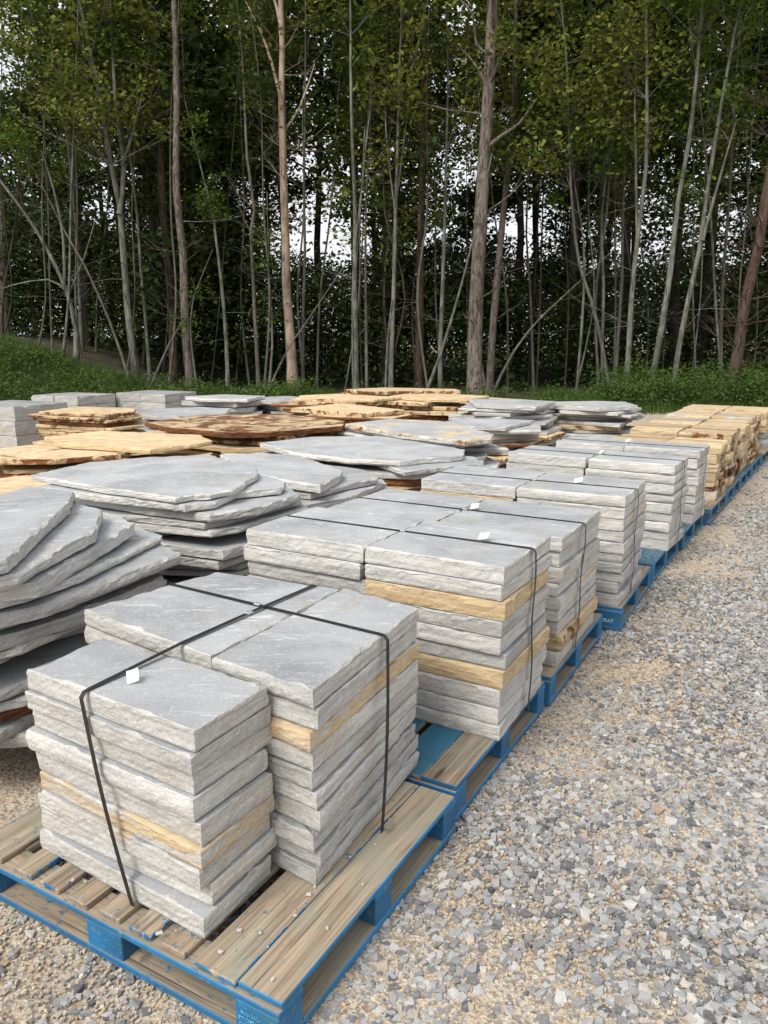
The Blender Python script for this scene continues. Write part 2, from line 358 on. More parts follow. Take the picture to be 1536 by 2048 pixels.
# ------------------------------------------------------------------ stone slabs
def resample(poly, step, wander, seed, sharp=None):
    pts, corner = [], []
    n = len(poly)
    for i in range(n):
        a, b = Vector(poly[i]), Vector(poly[(i + 1) % n]); L = (b - a).length; k = max(1, round(L / step))
        d = (b - a) / max(L, 1e-6); nn = Vector((d.y, -d.x))
        for j in range(k):
            t = j / k; p = a.lerp(b, t); e = min(t, 1 - t) * 2
            w = wander * (nz(p.x * 4 + seed, p.y * 4, seed * 1.7) * 0.9 + 0.7 * nz(p.x * 15, p.y * 15 + seed, seed) + 0.45 * nz(p.x * 37, p.y * 37 + seed, seed)) * (0.35 + 0.65 * min(1, e * 3))
            if wander > 0.006:
                w -= 0.022 * max(0.0, nz(p.x * 9 + seed * 3, p.y * 9, 5) - 0.22) * (1 if e > 0.1 else 0)
            pts.append(p + nn * w); corner.append((j == 0, i))
    return pts, corner
def slab_mesh(poly, t, step=0.03, wander=0.004, rough=0.006, bulge=None, chip=0.006, seed=0.0, levels=(0, 0.14, 0.38, 0.64, 0.86), topwarp=0.0):
    """poly: CCW outline (2D, local). Split edges with relief, chipped arris, flat cleft faces."""
    pts, cor = resample(poly, step, wander, seed); n = len(pts); ne = len(poly)
    if bulge is None: bulge = [random.choice((0.0, 0.0, 0.0, 0.0, 0.0, 0.003, 0.008)) for _ in range(ne)]
    skew = [random.uniform(-0.006, 0.006) * min(1, t / 0.06) for _ in range(ne)]
    nrm = []
    for i in range(n):
        d = (pts[(i + 1) % n] - pts[i - 1]); d = d.normalized() if d.length > 1e-9 else Vector((1, 0)); nrm.append(Vector((d.y, -d.x)))
    V, F = [], []
    wz = lambda p: topwarp * nz(p.x * 2.2 + seed, p.y * 2.2, seed)
    for lv in levels:
        for i in range(n):
            p = pts[i]; q = p * 1.0; e = cor[i][1]
            o = bulge[e] * (4 * lv * (1 - lv)) + skew[e] * (lv - 0.5)
            st_ = math.floor(3.2 * nz(q.x * 5.5 + seed, q.y * 5.5, lv * t * 22 + seed * 2) + 0.5) / 3.2
            o += rough * (0.9 * st_ + 0.55 * nz(q.x * 26, q.y * 26 + seed, lv * t * 34) + 0.55 * nz(q.x * 75, q.y * 75, lv * t * 90 + seed)) * min(1.0, 0.4 + 5 * lv * (1 - lv))
            if lv == 0: o -= 0.0025
            w = p + nrm[i] * o; V.append((w.x, w.y, lv * t + wz(p)))
    for i in range(n):                          # arris just under the top, then chipped edge
        p = pts[i]; e = cor[i][1]; h = nz(p.x * 13 + seed, p.y * 13, 9 + seed); c = 0.0018 + chip * max(0.0, h - 0.08) * 2.2
        c = min(c, 0.45 * t); o = skew[e] * 0.5 + rough * 0.6 * nz(p.x * 24, p.y * 24 + seed, t * 40); w = p + nrm[i] * o
        V.append((w.x, w.y, t - c + wz(p)))
    for i in range(n):
        p = pts[i]; e = cor[i][1]; h = nz(p.x * 13 + seed, p.y * 13, 9 + seed); c = 0.0018 + chip * max(0.0, h - 0.08) * 2.6
        o = skew[e] * 0.5 + rough * 0.6 * nz(p.x * 24, p.y * 24 + seed, t * 40) - c; w = p + nrm[i] * o
        V.append((w.x, w.y, t + wz(p)))
    nl = len(levels) + 2
    mi = []
    for r_ in range(nl - 1):
        for i in range(n):
            j = (i + 1) % n; F.append((r_ * n + i, r_ * n + j, (r_ + 1) * n + j, (r_ + 1) * n + i)); mi.append(1)
    if topwarp:
        c0 = sum(pts, Vector((0, 0))) / n; b0 = (nl - 1) * n; ring = b0
        for s_ in (0.72, 0.4):
            st = len(V)
            for i in range(n):
                x, y, z = V[b0 + i]; p = Vector((c0.x + (x - c0.x) * s_, c0.y + (y - c0.y) * s_)); V.append((p.x, p.y, t + wz(p)))
            for i in range(n):
                j = (i + 1) % n; F.append((ring + i, ring + j, st + j, st + i)); mi.append(0)
            ring = st
        F.append(tuple(range(ring, ring + n))); mi.append(0)
    else:
        F.append(tuple(range((nl - 1) * n, nl * n))); mi.append(0)
    F.append(tuple(range(n - 1, -1, -1))); mi.append(0)
    me = bpy.data.meshes.new('stone'); me.from_pydata(V, [], F); me.update()
    me.materials.append(M_TOP); me.materials.append(M_SIDE)
    me.polygons.foreach_set('material_index', mi)
    me.polygons.foreach_set('use_smooth', [False] * len(F))
    sh = np.zeros(len(me.edges), bool); vv = np.zeros(len(me.edges) * 2, np.int32); me.edges.foreach_get('vertices', vv); vv = vv.reshape(-1, 2)
    lvl, idx = vv // n, vv % n
    cm = np.array([c[0] for c in cor])
    vert = (lvl[:, 0] != lvl[:, 1]) & (lvl.max(1) < nl) & cm[idx[:, 0]] & cm[idx[:, 1]] & (idx[:, 0] == idx[:, 1])
    top = (lvl[:, 0] == lvl[:, 1]) & ((lvl[:, 0] == nl - 1) | (lvl[:, 0] == nl - 2) | (lvl[:, 0] == 0))
    sh = vert | top
    at_ = me.attributes.get('sharp_edge') or me.attributes.new('sharp_edge', 'BOOLEAN', 'EDGE')
    at_.data.foreach_set('value', sh)
    return me
def ccw(poly):
    a = sum(poly[i][0] * poly[(i + 1) % len(poly)][1] - poly[(i + 1) % len(poly)][0] * poly[i][1] for i in range(len(poly)))
    return poly if a > 0 else poly[::-1]
def put_slab(name, poly, z0, t, col, parent=None, org=(0, 0, 0), tilt=(0, 0), **kw):
    """poly in the space of the parent (or the world)"""
    poly = ccw([tuple(p) for p in poly]); cx = sum(p[0] for p in poly) / len(poly); cy = sum(p[1] for p in poly) / len(poly)
    me = slab_mesh([(p[0] - cx, p[1] - cy) for p in poly], t, seed=random.uniform(0, 90), **kw)
    o = link(name, me, parent, (cx, cy, z0), (tilt[0], tilt[1], 0)); o.color = (col[0], col[1], col[2], 1)
    return o
GREY = lambda: (random.choice((0, 0, 0, 0.08, 0.14)), random.uniform(0.84, 1.08), 0.0)
TAN = lambda: (1.0, random.uniform(0.9, 1.05), random.uniform(0.0, 0.25))
def part_tan(a): return (a, random.uniform(0.92, 1.04), 0.15)

def jrect(x0, x1, y0, y1, j=0.008, rot=0.012):
    p = [(x0, y0), (x1, y0), (x1, y1), (x0, y1)]; cx, cy = (x0 + x1) / 2, (y0 + y1) / 2; a = random.uniform(-rot, rot)
    out = []
    for (x, y) in p:
        x += random.uniform(-j, j); y += random.uniform(-j, j); dx, dy = x - cx, y - cy
        out.append((cx + dx * math.cos(a) - dy * math.sin(a), cy + dx * math.sin(a) + dy * math.cos(a)))
    return out
def column(parent, quad, z0, z1, cols, step, gap=0.004, j=0.009, rot=0.012, **kw):
    """stack of slabs on the quad (4 local corners: front right, front left, back left, back right), listed from the top down"""
    n = len(cols); ths = [random.uniform(0.86, 1.14) for _ in range(n)]; s = sum(ths); H = z1 - z0 - gap * (n - 1)
    z = z0
    cx = sum(q[0] for q in quad) / 4; cy = sum(q[1] for q in quad) / 4
    for k in range(n - 1, -1, -1):
        t = ths[k] / s * H; a = random.uniform(-rot, rot) if k else 0.0; jj = j if k else 0.002
        sh = Vector((random.uniform(-j, j), random.uniform(-j, j))) if k else Vector((0, 0))
        poly = []
        for (x, y) in quad:
            dx, dy = x - cx + random.uniform(-jj, jj), y - cy + random.uniform(-jj, jj)
            poly.append((cx + dx * math.cos(a) - dy * math.sin(a) + sh.x, cy + dx * math.sin(a) + dy * math.cos(a) + sh.y))
        put_slab('slab', poly, z, t, cols[k], parent, step=step, tilt=(random.uniform(-0.002, 0.002), random.uniform(-0.002, 0.002)), **kw)
        z += t + gap
def ribbon(name, pts, side, w, mat, parent=None, th=0.0016):
    pts = [Vector(p) for p in pts]; side = Vector(side).normalized(); V, F = [], []
    for i, p in enumerate(pts):
        tn = (pts[min(i + 1, len(pts) - 1)] - pts[max(i - 1, 0)]).normalized(); up = side.cross(tn).normalized()
        for a, b in ((-1, -1), (1, -1), (1, 1), (-1, 1)): V.append(p + side * (a * w / 2) + up * (b * th / 2))
    for i in range(len(pts) - 1):
        for k in range(4): F.append((i * 4 + k, i * 4 + (k + 1) % 4, i * 4 + 4 + (k + 1) % 4, i * 4 + 4 + k))
    F += [(0, 1, 2, 3), tuple(len(V) - 1 - k for k in range(4))]
    me = bpy.data.meshes.new(name); me.from_pydata([v[:] for v in V], [], F); me.materials.append(mat); me.update()
    bm = bmesh.new(); bm.from_mesh(me); bmesh.ops.recalc_face_normals(bm, faces=bm.faces); bm.to_mesh(me); bm.free()
    return link(name, me, parent)
def paper_tag(parent, loc, rz, w=0.034, h=0.036, curl=0.014):
    """a bent paper tag with a punched hole mark and two lines of faint ink"""
    N = 7; V = []; F = []
    prof = [(w * (i / (N - 1) - 0.5), curl * (i / (N - 1)) ** 2 + 0.002) for i in range(N)]
    for (x, z) in prof:
        for y in (-h / 2, h / 2):
            V.append((x, y, z)); V.append((x, y, z + 0.0006))
    for i in range(N - 1):
        a, b = i * 4, i * 4 + 4
        F += [(a, b, b + 2, a + 2), (a + 1, a + 3, b + 3, b + 1), (a, a + 1, b + 1, b), (a + 2, b + 2, b + 3, a + 3)]
    F += [(0, 2, 3, 1), (len(V) - 4, len(V) - 3, len(V) - 1, len(V) - 2)]
    me = bpy.data.meshes.new('paper_tag'); me.from_pydata(V, [], F); me.materials.append(M_PAPER); me.update()
    o = link('paper_tag', me, parent, loc, (R(40), 0, rz))
    V, F = [], []
    def q(x0, x1, y0, y1):
        zf = lambda x: curl * ((x / w) + 0.5) ** 2 + 0.0032
        b = len(V); V.extend([(x0, y0, zf(x0)), (x1, y0, zf(x1)), (x1, y1, zf(x1)), (x0, y1, zf(x0))]); F.append((b, b + 1, b + 2, b + 3))
    for k in range(5): q(-0.008 + 0.004 * k, -0.006 + 0.004 * k, -0.004 + 0.001 * (k % 3), 0.003 - 0.001 * (k % 2))
    for k in range(3): q(-0.004 + 0.005 * k, -0.001 + 0.005 * k, -0.012, -0.008 + 0.001 * k)
    me = bpy.data.meshes.new('ink'); me.from_pydata(V, [], F); me.materials.append(M_INK); me.update()
    link('ink_mark', me, o)
    return o

# ------------------------------------------------------------------ pallets
_boxc = {}
def box_mesh(dx, dy, dz, mats, bev=0.003):
    """box centred in x,y, standing on z=0; mats = (top face, other faces)"""
    key = (round(dx, 4), round(dy, 4), round(dz, 4), mats[0].name, mats[1].name)
    if key in _boxc: return _boxc[key]
    bm = bmesh.new(); bmesh.ops.create_cube(bm, size=1)
    for v in bm.verts: v.co = Vector((v.co.x * dx, v.co.y * dy, (v.co.z + 0.5) * dz))
    bmesh.ops.bevel(bm, geom=list(bm.edges), offset=bev, segments=1, affect='EDGES')
    for f in bm.faces: f.material_index = 0 if f.normal.z > 0.9 else 1
    me = bpy.data.meshes.new('board'); bm.to_mesh(me); bm.free(); me.materials.append(mats[0]); me.materials.append(mats[1])
    _boxc[key] = me; return me
def pbox(parent, name, x0, x1, y0, y1, z0, z1, mats, col):
    o = link(name, box_mesh(x1 - x0, y1 - y0, z1 - z0, mats), parent, ((x0 + x1) / 2, (y0 + y1) / 2, z0)); o.color = tuple(col) + (1,)
    return o
PW, PD = 1.22, 1.016
def make_pallet(O, th, label, toppaint=0.15, edge=0.85, dim=1.0, deep_=PD, boards=None, group='blue block pallets in the strapped row'):
    """origin: front right corner on the ground; x<0 to the left, y>0 to the back"""
    root = empty('wooden_pallet', (O[0], O[1], 0.0), -th); tag(root, label, 'pallet', group)
    D = deep_; c = lambda a=0.0: (max(0, min(1, toppaint + random.uniform(-0.12, 0.12) + a)), max(0, min(1, edge + random.uniform(-0.12, 0.08))), dim * random.uniform(0.85, 1.08))
    xs = [(-0.14, -0.0015), (-0.283, -0.143)] + [(-(0.315 + 0.122 * k) - 0.082, -(0.315 + 0.122 * k)) for k in range(6)] + [(-1.2185, -1.07)]
    for i, (a, b) in enumerate(xs):
        pa = boards[i] if boards and i < len(boards) else 0.0
        cc = c(pa); cc = (cc[0], edge if i == 0 else max(0.1, edge - 0.45 + random.uniform(-0.1, 0.1)), cc[2])
        pbox(root, 'deck_board', a, b, 0.012 + random.uniform(-0.004, 0.004), D - 0.006, 0.1225, 0.142 - random.uniform(0, 0.002), (WOOD_Y, BLUE_Y), cc)
    ys = [(0, 0.10), (D / 2 - 0.05, D / 2 + 0.05), (D - 0.10, D)]
    for (a, b) in ys: pbox(root, 'stringer_board', -PW, 0, a, b, 0.104, 0.122, (WOOD_X, BLUE_X), c())
    for (a, b) in ys:
        for (x0, x1) in ((-0.14, -0.002), (-0.68, -0.54), (-PW + 0.002, -PW + 0.14)):
            pbox(root, 'block', x0, x1, a + 0.002, b - 0.002, 0.0225, 0.1035, (BLUE_X, BLUE_X), c())
    for (a, b) in (ys[0], ys[2]): pbox(root, 'bottom_board', -PW, 0.001, a, b, 0.0, 0.022, (WOOD_X, BLUE_X), c())
    for (x0, x1) in ((-0.14, 0.0), (-0.68, -0.54), (-PW, -PW + 0.14)): pbox(root, 'bottom_board', x0, x1, 0.1005, D - 0.1005, 0.0, 0.022, (WOOD_Y, BLUE_Y), c())
    return root
def old_pallet(c, rz, label, w=1.1, d=1.0):
    root = empty('wooden_pallet', (c[0], c[1], 0), rz); tag(root, label, 'pallet', 'plain wooden pallets under the loose flagstone piles')
    cc = lambda: (0.0, 0.0, random.uniform(0.5, 0.8))
    for k in range(5):
        y = -d / 2 + 0.07 + k * (d - 0.14) / 4; pbox(root, 'deck_board', -w / 2, w / 2, y - 0.065, y + 0.065, 0.092, 0.112, (WOOD_X, WOOD_X), cc())
    for x in (-w / 2 + 0.03, 0, w / 2 - 0.03): pbox(root, 'stringer', x - 0.025, x + 0.025, -d / 2 + 0.01, d / 2 - 0.01, 0.0, 0.0915, (WOOD_Y, WOOD_Y), cc())
    return root
def lettering(parent, body, size, loc, rot, mat):
    cu = bpy.data.curves.new('lettering', 'FONT'); cu.body = body; cu.size = size; cu.extrude = 0.0002
    t = bpy.data.objects.new('tmp_text', cu); COL.objects.link(t); bpy.context.view_layer.update()
    me = bpy.data.meshes.new_from_object(t.evaluated_get(bpy.context.evaluated_depsgraph_get()))
    bpy.data.objects.remove(t); me.materials.clear(); me.materials.append(mat)
    return link('lettering', me, parent, loc, rot)

def loc2(O, th, x, y): return Vector((O[0] + x * math.cos(th) + y * math.sin(th), O[1] - x * math.sin(th) + y * math.cos(th)))

# ---- nearest pallet and its strapped load
TH1 = R(29.7); O1 = (-0.25, 1.53)
p1 = make_pallet(O1, TH1, 'worn blue pallet with bare plank deck, nearest of the row', 0.27, 0.90, 1.0)
for k, s_ in enumerate(('800-362-', 'PROPERTY', 'OF')):
    lettering(p1, s_, 0.017, (-0.125 + 0.006 * (k == 0), -0.0012 if k else -0.0012, 0.072 - 0.019 * k), (R(90), 0, 0), M_LETTER)
b1 = empty('stone_slab_load', (-0.40, 2.35, 0.142)); tag(b1, 'nearest strapped load of grey cut stone slabs in three stepped columns', 'stone slabs', 'strapped loads of cut stone')
def rel(pts, o): return [(p[0] - o[0], p[1] - o[1]) for p in pts]
oB = (-0.40, 2.35)
qA = rel([(-0.475, 1.76), (-1.06, 2.13), (-0.92, 2.38), (-0.33, 2.02)], oB)
qB = rel([(-0.195, 1.948), (-0.515, 2.175), (-0.155, 2.845), (0.122, 2.62)], oB)
qC = rel([(-0.53, 2.20), (-1.07, 2.615), (-0.70, 3.07), (-0.175, 2.84)], oB)
g = GREY
NEAR = dict(rough=0.0046, wander=0.0022, chip=0.012, levels=(0, 0.1, 0.26, 0.44, 0.62, 0.78, 0.9))
column(b1, qA, 0.0, 0.598, [g(), g(), g(), g(), g(), part_tan(0.48), part_tan(0.42), part_tan(0.30), g()], 0.016, j=0.013, rot=0.02, **NEAR)
column(b1, qB, 0.0, 0.616, [g(), g(), part_tan(0.62), g(), g(), part_tan(0.25), part_tan(0.22), (0.30, 0.86, 0.1), (0.22, 0.86, 0.1), g()], 0.016, j=0.010, rot=0.012, **NEAR)
column(b1, qC, 0.0, 0.612, [(0.16, 0.98, 0.0), g(), g(), g(), part_tan(0.4), g(), g(), g(), g()], 0.022, j=0.008, rot=0.010, **NEAR)
def v3(px, py, z, dz=0.0): p = at(px, py, z); return Vector((p.x - oB[0], p.y - oB[1], z - 0.142 + dz))
def drop(a, b, out, n=9):
    o = Vector(out); return [a.lerp(b, i / n) + o * (0.004 + 0.012 * math.sin(math.pi * i / n)) for i in range(n + 1)]
# strap running front to back, then down the front of the low column
def on(q0, q1, t, z): return Vector((q0[0] + (q1[0] - q0[0]) * t, q0[1] + (q1[1] - q0[1]) * t, z))
ZA, ZB = 0.598, 0.616
a3 = on(qA[1], qA[0], 0.40, ZA); a0 = v3(628, 1172, .758); a0.z = ZB + 0.004
dirA = Vector((a3.x - a0.x, a3.y - a0.y, 0)); sideA = Vector((dirA.y, -dirA.x, 0)).normalized(); outA = dirA.normalized()
a1 = a0.lerp(a3, 0.36); a1.z = ZB + 0.006; a2 = a0.lerp(a3, 0.655); a2.z = ZB + 0.003
path = [a0 - outA * 0.03 - Vector((0, 0, 0.5)), a0 - outA * 0.022 - Vector((0, 0, 0.02)), a0, a1, a2, a3 - outA * 0.010 + Vector((0, 0, 0.004)), a3 + outA * 0.008 + Vector((0, 0, 0.002)), a3 + outA * 0.020 - Vector((0, 0, 0.012))]
bt = v3(265, 1812, .145); top_ = path[-1]
bt = bt + outA * max(0.0, (top_ - bt).dot(outA) * 0.6)
path += [top_.lerp(bt, i / 10) + outA * 0.009 * math.sin(math.pi * i / 10) for i in range(1, 11)]
ribbon('strap', path, sideA, 0.0165, M_STRAP, b1)
c2 = on(qB[0], qB[3], 0.60, ZB); c0 = on(qC[1], qC[2], 0.62, ZB - 0.004)
dirB = Vector((c2.x - c0.x, c2.y - c0.y, 0)); sideB = Vector((dirB.y, -dirB.x, 0)).normalized(); outB = dirB.normalized()
c1 = c0.lerp(c2, 0.5); c1.z = ZB + 0.002
cb_ = v3(764, 1664, .145); top_ = c2 + outB * 0.020 - Vector((0, 0, 0.012)); cb_ = cb_ + outB * max(0.0, (top_ - cb_).dot(outB) * 0.6)
path = [c0 - outB * 0.03 - Vector((0, 0, 0.5)), c0 - outB * 0.016 - Vector((0, 0, 0.015)), c0 + Vector((0, 0, 0.004)), c1, c2 - outB * 0.010 + Vector((0, 0, 0.004)), c2 + outB * 0.008 + Vector((0, 0, 0.002)), top_]
path += [top_.lerp(cb_, i / 10) + outB * 0.009 * math.sin(math.pi * i / 10) for i in range(1, 11)]
ribbon('strap', path, sideB, 0.0165, M_STRAP, b1)
def buckle(parent, p, d, L=0.026, w=0.019):
    me = box_mesh(L, w, 0.005, (M_BUCKLE, M_BUCKLE), 0.0012); o = link('strap_seal', me, parent, p, (0, 0, math.atan2(d.y, d.x))); return o
buckle(b1, a1 + Vector((0, 0, -0.001)), dirA); buckle(b1, c0.lerp(c2, 0.46) + Vector((0, 0, 0.005)), dirB)
tg = v3(266, 1362, .742); paper_tag(b1, (tg.x, tg.y, ZA + 0.014), R(20), 0.032, 0.040, 0.014)
# stone chips lying on the near deck
chips = hull_shapes(5, 9, 0.5); chm = []
for (v, f) in chips: chm.append(np_mesh('stone_chip', v, f, M_CHIP))
for i, (px, py, s_) in enumerate([(617, 1790, .011), (630, 1775, .008), (690, 1742, .005), (725, 1770, .006), (520, 1868, .009), (590, 1832, .008), (655, 1858, .009), (440, 1905, .010), (545, 1960, .008), (535, 1895, .005), (318, 1868, .012), (352, 1862, .006), (478, 1862, .010), (145, 1762, .010), (170, 1765, .007), (750, 1690, .007), (780, 1640, .006), (700, 1715, .007)]):
    p = at(px, py, .143); o = link('stone_chip', chm[i % 5], None, (p.x, p.y, 0.1425 + s_ * 0.4), (0, 0, i * 1.3)); o.scale = (s_ * random.uniform(0.5, 0.9), s_ * 0.55, s_ * 0.5); o.color = (0.3 * (i % 4 == 0), 1.35, 0, 1)
    tag(o, 'small pale stone chip lying on the plank deck of the nearest pallet', 'stone chip', 'stone chips on the nearest pallet deck')

# ---- rest of the strapped row
def row_load(O, th, Wr, Wl, depth, zt, colsR, colsL, label, zl=None, step=0.03, strap=0.5, gap=0.012, tagpos=None, name='stone_slab_load', cat='stone slabs', lean=0.0):
    root = empty(name, (O[0], O[1], 0.142), -th); tag(root, label, cat, 'strapped loads of cut stone')
    zl = zl or zt
    K = dict(rough=0.005, wander=0.0025, chip=0.011)
    column(root, [(0, 0), (-Wr, 0), (-Wr, depth), (0, depth)], 0.0, zt - 0.142, colsR, step, j=0.011, rot=0.016, **K)
    column(root, [(-Wr - gap, 0), (-Wr - gap - Wl, 0), (-Wr - gap - Wl, depth), (-Wr - gap, depth)], 0.0, zl - 0.142, colsL, step, j=0.011, rot=0.016, **K)
    y = depth * strap; h, hl = zt - 0.142, zl - 0.142; Wt = Wr + gap + Wl
    path = [(-Wt - 0.018, y, 0.0), (-Wt - 0.016, y, hl - 0.02), (-Wt + 0.004, y, hl + 0.002), (-Wr - gap, y, max(h, hl) + 0.003), (-Wr * 0.5, y, h + 0.003), (-0.012, y, h + 0.003), (0.006, y, h + 0.001), (0.018, y, h - 0.012)]
    path += [(0.018 + 0.004 * math.sin(i * 1.1), y + lean * i / 10, (h - 0.012) * (1 - i / 10)) for i in range(1, 11)]
    ribbon('strap', path, (0, 1, 0), 0.0165, M_STRAP, root)
    buckle(root, Vector((-Wr * 0.98, y, h + 0.003)), Vector((1, 0, 0)))
    if tagpos: paper_tag(root, (tagpos, y + 0.03, h + 0.016), R(-10) + random.uniform(-.5, .5), 0.05, 0.034, 0.018)
    return root
TH = R(29.5)
make_pallet((0.255, 2.455), R(29.5), 'blue pallet under the load second from the camera, its front planks bare', 0.12, 0.95, 0.95, boards=[-0.1, 0.75, 0.8, 0.8, 0.5, 0.5])
row_load((0.455, 2.785), R(29.5), 0.61, 0.62, 0.56, 0.858, [g(), g(), (0.93, 1.0, 0.05), g(), g(), g(), (0.95, 0.98, 0.1), g(), g(), g()], [g(), g(), g(), g(), g(), g(), (0.8, 1, 0.1), g(), g()], 'strapped load with two tan bands among grey slabs, second from the camera', step=0.022, strap=0.55, tagpos=-0.22)
make_pallet((0.785, 3.365), R(29), 'blue pallet under the third strapped load from the camera', 0.15, 0.9, 0.95)
row_load((0.835, 3.50), R(29.5), 0.66, 0.66, 0.70, 0.788, [g(), g(), part_tan(0.25), g(), part_tan(0.4), g(), part_tan(0.35), (0.7, 0.85, 0.4), (0.25, 0.95, 0.2)], [g(), g(), g(), g(), g(), g(), g(), g()], 'third strapped load from the camera, thick top slabs over rust-stained lower ones', step=0.026, strap=0.5, tagpos=-0.60, lean=-0.06)
p4 = make_pallet((1.405, 4.325), R(28.5), 'blue pallet with lettered corner block, fourth from the camera', 0.35, 0.95, 0.9)
lettering(p4, 'PERAT', 0.030, (-0.128, -0.0012, 0.048), (R(90), 0, 0), M_LETTERW)
row_load((1.405, 4.385), R(28.5), 0.655, 0.65, 0.64, 0.805, [g(), g(), part_tan(0.42), g(), g(), g(), g(), g(), (0.12, 0.88, 0), (0.1, 0.86, 0)], [g(), (0.6, 1, 0.2), g(), g(), g(), g(), g(), g(), g()], 'strapped load of ten grey slab courses with one large white tag, fourth from the camera', step=0.03, strap=0.45, tagpos=-0.36)
make_pallet((1.905, 5.245), R(30.5), 'blue pallet with bare front deck, fifth from the camera', 0.6, 0.95, 0.9)
row_load((2.14, 5.60), R(31.5), 0.64, 0.64, 0.52, 0.80, [g(), g(), g(), (0.25, 0.98, 0), g(), g(), g(), g(), g()], [g(), g(), g(), g(), g(), g(), g(), g(), g()], 'fifth strapped grey load from the camera, a gap between its two columns', step=0.035, strap=0.5, gap=0.03, tagpos=-0.62)
make_pallet((2.47, 6.16), R(31), 'blue pallet sixth from the camera, under the last grey load', 0.5, 0.9, 0.9)
row_load((2.675, 6.465), R(31.5), 0.63, 0.62, 0.46, 0.785, [g(), g(), g(), g(), g(), g(), (0.2, 0.9, 0.1), g()], [g(), g(), g(), g(), g(), g(), g(), g()], 'last grey strapped load before the tan ones, sixth from the camera', step=0.04, strap=0.45, tagpos=-0.66)
# tan wall stone loads
TTH = R(31.5)
tanlab = ['first tan wall stone load behind the grey ones, bright yellow top', 'second tan wall stone load of the row, yellow top', 'third tan wall stone load of the row, with brownish top stones', 'fourth tan wall stone load of the row, next to last']
def tan_load(O, th, depth, zt, label, seed):
    random.seed(seed)
    root = empty('wall_stone_load', (O[0], O[1], 0.142), -th); tag(root, label, 'wall stone', 'tan wall stone loads')
    H = zt - 0.142; nl = 6; z = 0.0
    for k in range(nl):
        t = H / nl
        top = k == nl - 1
        for (xa, xb) in ((-0.50, 0.0), (-1.06, -0.53)):
            nseg = 2 if top else random.choice((3, 4))
            cuts = sorted([0] + [(i + random.uniform(-0.2, 0.2)) / nseg for i in range(1, nseg)] + [1])
            if top: cuts = [0, 1.0] if depth < 0.6 else [0, 0.5 + random.uniform(-.06, .06), 1]
            for a, b in zip(cuts, cuts[1:]):
                j = random.uniform(-0.018, 0.022)
                sub = 2 if (not top and random.random() < 0.4) else 1
                for s_ in range(sub):
                    put_slab('wall_stone', jrect(xa + (0 if xa > -0.51 else j), xb + (j if xb > -0.1 else 0), a * depth + 0.004, b * depth - 0.004, 0.012, 0.03), z + s_ * t / sub, t / sub - 0.005,
                             (random.choice((1.0, 1.0, 1.0, 0.6)), random.uniform(0.72, 1.05), random.choice((0.0, 0.15, 0.3, 0.5, 0.65 if not top else 0.15))), root, step=0.06, rough=0.009, wander=0.004, chip=0.015, levels=(0, 0.3, 0.7), bulge=[random.choice((0.0, 0.0, 0.006, 0.012)) for _ in range(4)])
        z += t
    y = depth * 0.5
    ribbon('strap', [(-1.075, y, 0.02), (-1.075, y, H - 0.02), (-1.05, y, H + 0.001), (-0.5, y, H + 0.004), (-0.01, y, H + 0.002), (0.03, y, H - 0.02), (0.034, y, 0.0)], (0, 1, 0), 0.012, M_STRAP, root)
    return root
tp0 = (3.07, 7.06); du = (math.sin(TTH) * 1.042, math.cos(TTH) * 1.042)
for k in range(4):
    O = (tp0[0] + du[0] * k, tp0[1] + du[1] * k)
    make_pallet(O, TTH, ['grey weathered pallet with bare front deck under the first tan load', 'blue pallet under the second tan wall stone load', 'blue pallet under the third tan wall stone load', 'blue pallet under the fourth tan wall stone load'][k], 0.1 if k == 0 else 0.5, 0.7, 0.8)
    off = 0.45 if k == 0 else 0.14
    L = loc2(O, TTH, -0.05, off)
    tan_load((L.x, L.y), TTH, 0.54 if k == 0 else 0.84, (0.70, 0.735, 0.72, 0.74)[k], tanlab[k], 40 + k)
random.seed(99)
O = (5.26, 10.62); make_pallet(O, TTH, 'farthest blue pallet of the row, under thick blocks', 0.4, 0.8, 0.8)
root = empty('stone_block_load', (O[0], O[1], 0.142), -TTH); tag(root, 'farthest load of the row, thick tan over grey stone blocks', 'stone blocks', 'strapped loads of cut stone')
root.location = (5.30, 10.70, 0.142)
column(root, [(0, 0), (-0.55, 0), (-0.55, 0.8), (0, 0.8)], 0, 0.60, [TAN(), TAN(), (1, .95, .1), (0.3, .7, 0), (0.2, .75, 0), (0.6, .9, 0)], 0.06, j=0.03, rough=0.012, wander=0.01, chip=0.02)
column(root, [(-0.57, 0), (-1.12, 0), (-1.12, 0.8), (-0.57, 0.8)], 0, 0.60, [TAN(), TAN(), (1, .95, .1), (0.3, .7, 0), (0.2, .75, 0)], 0.06, j=0.03, rough=0.012, wander=0.01, chip=0.02)

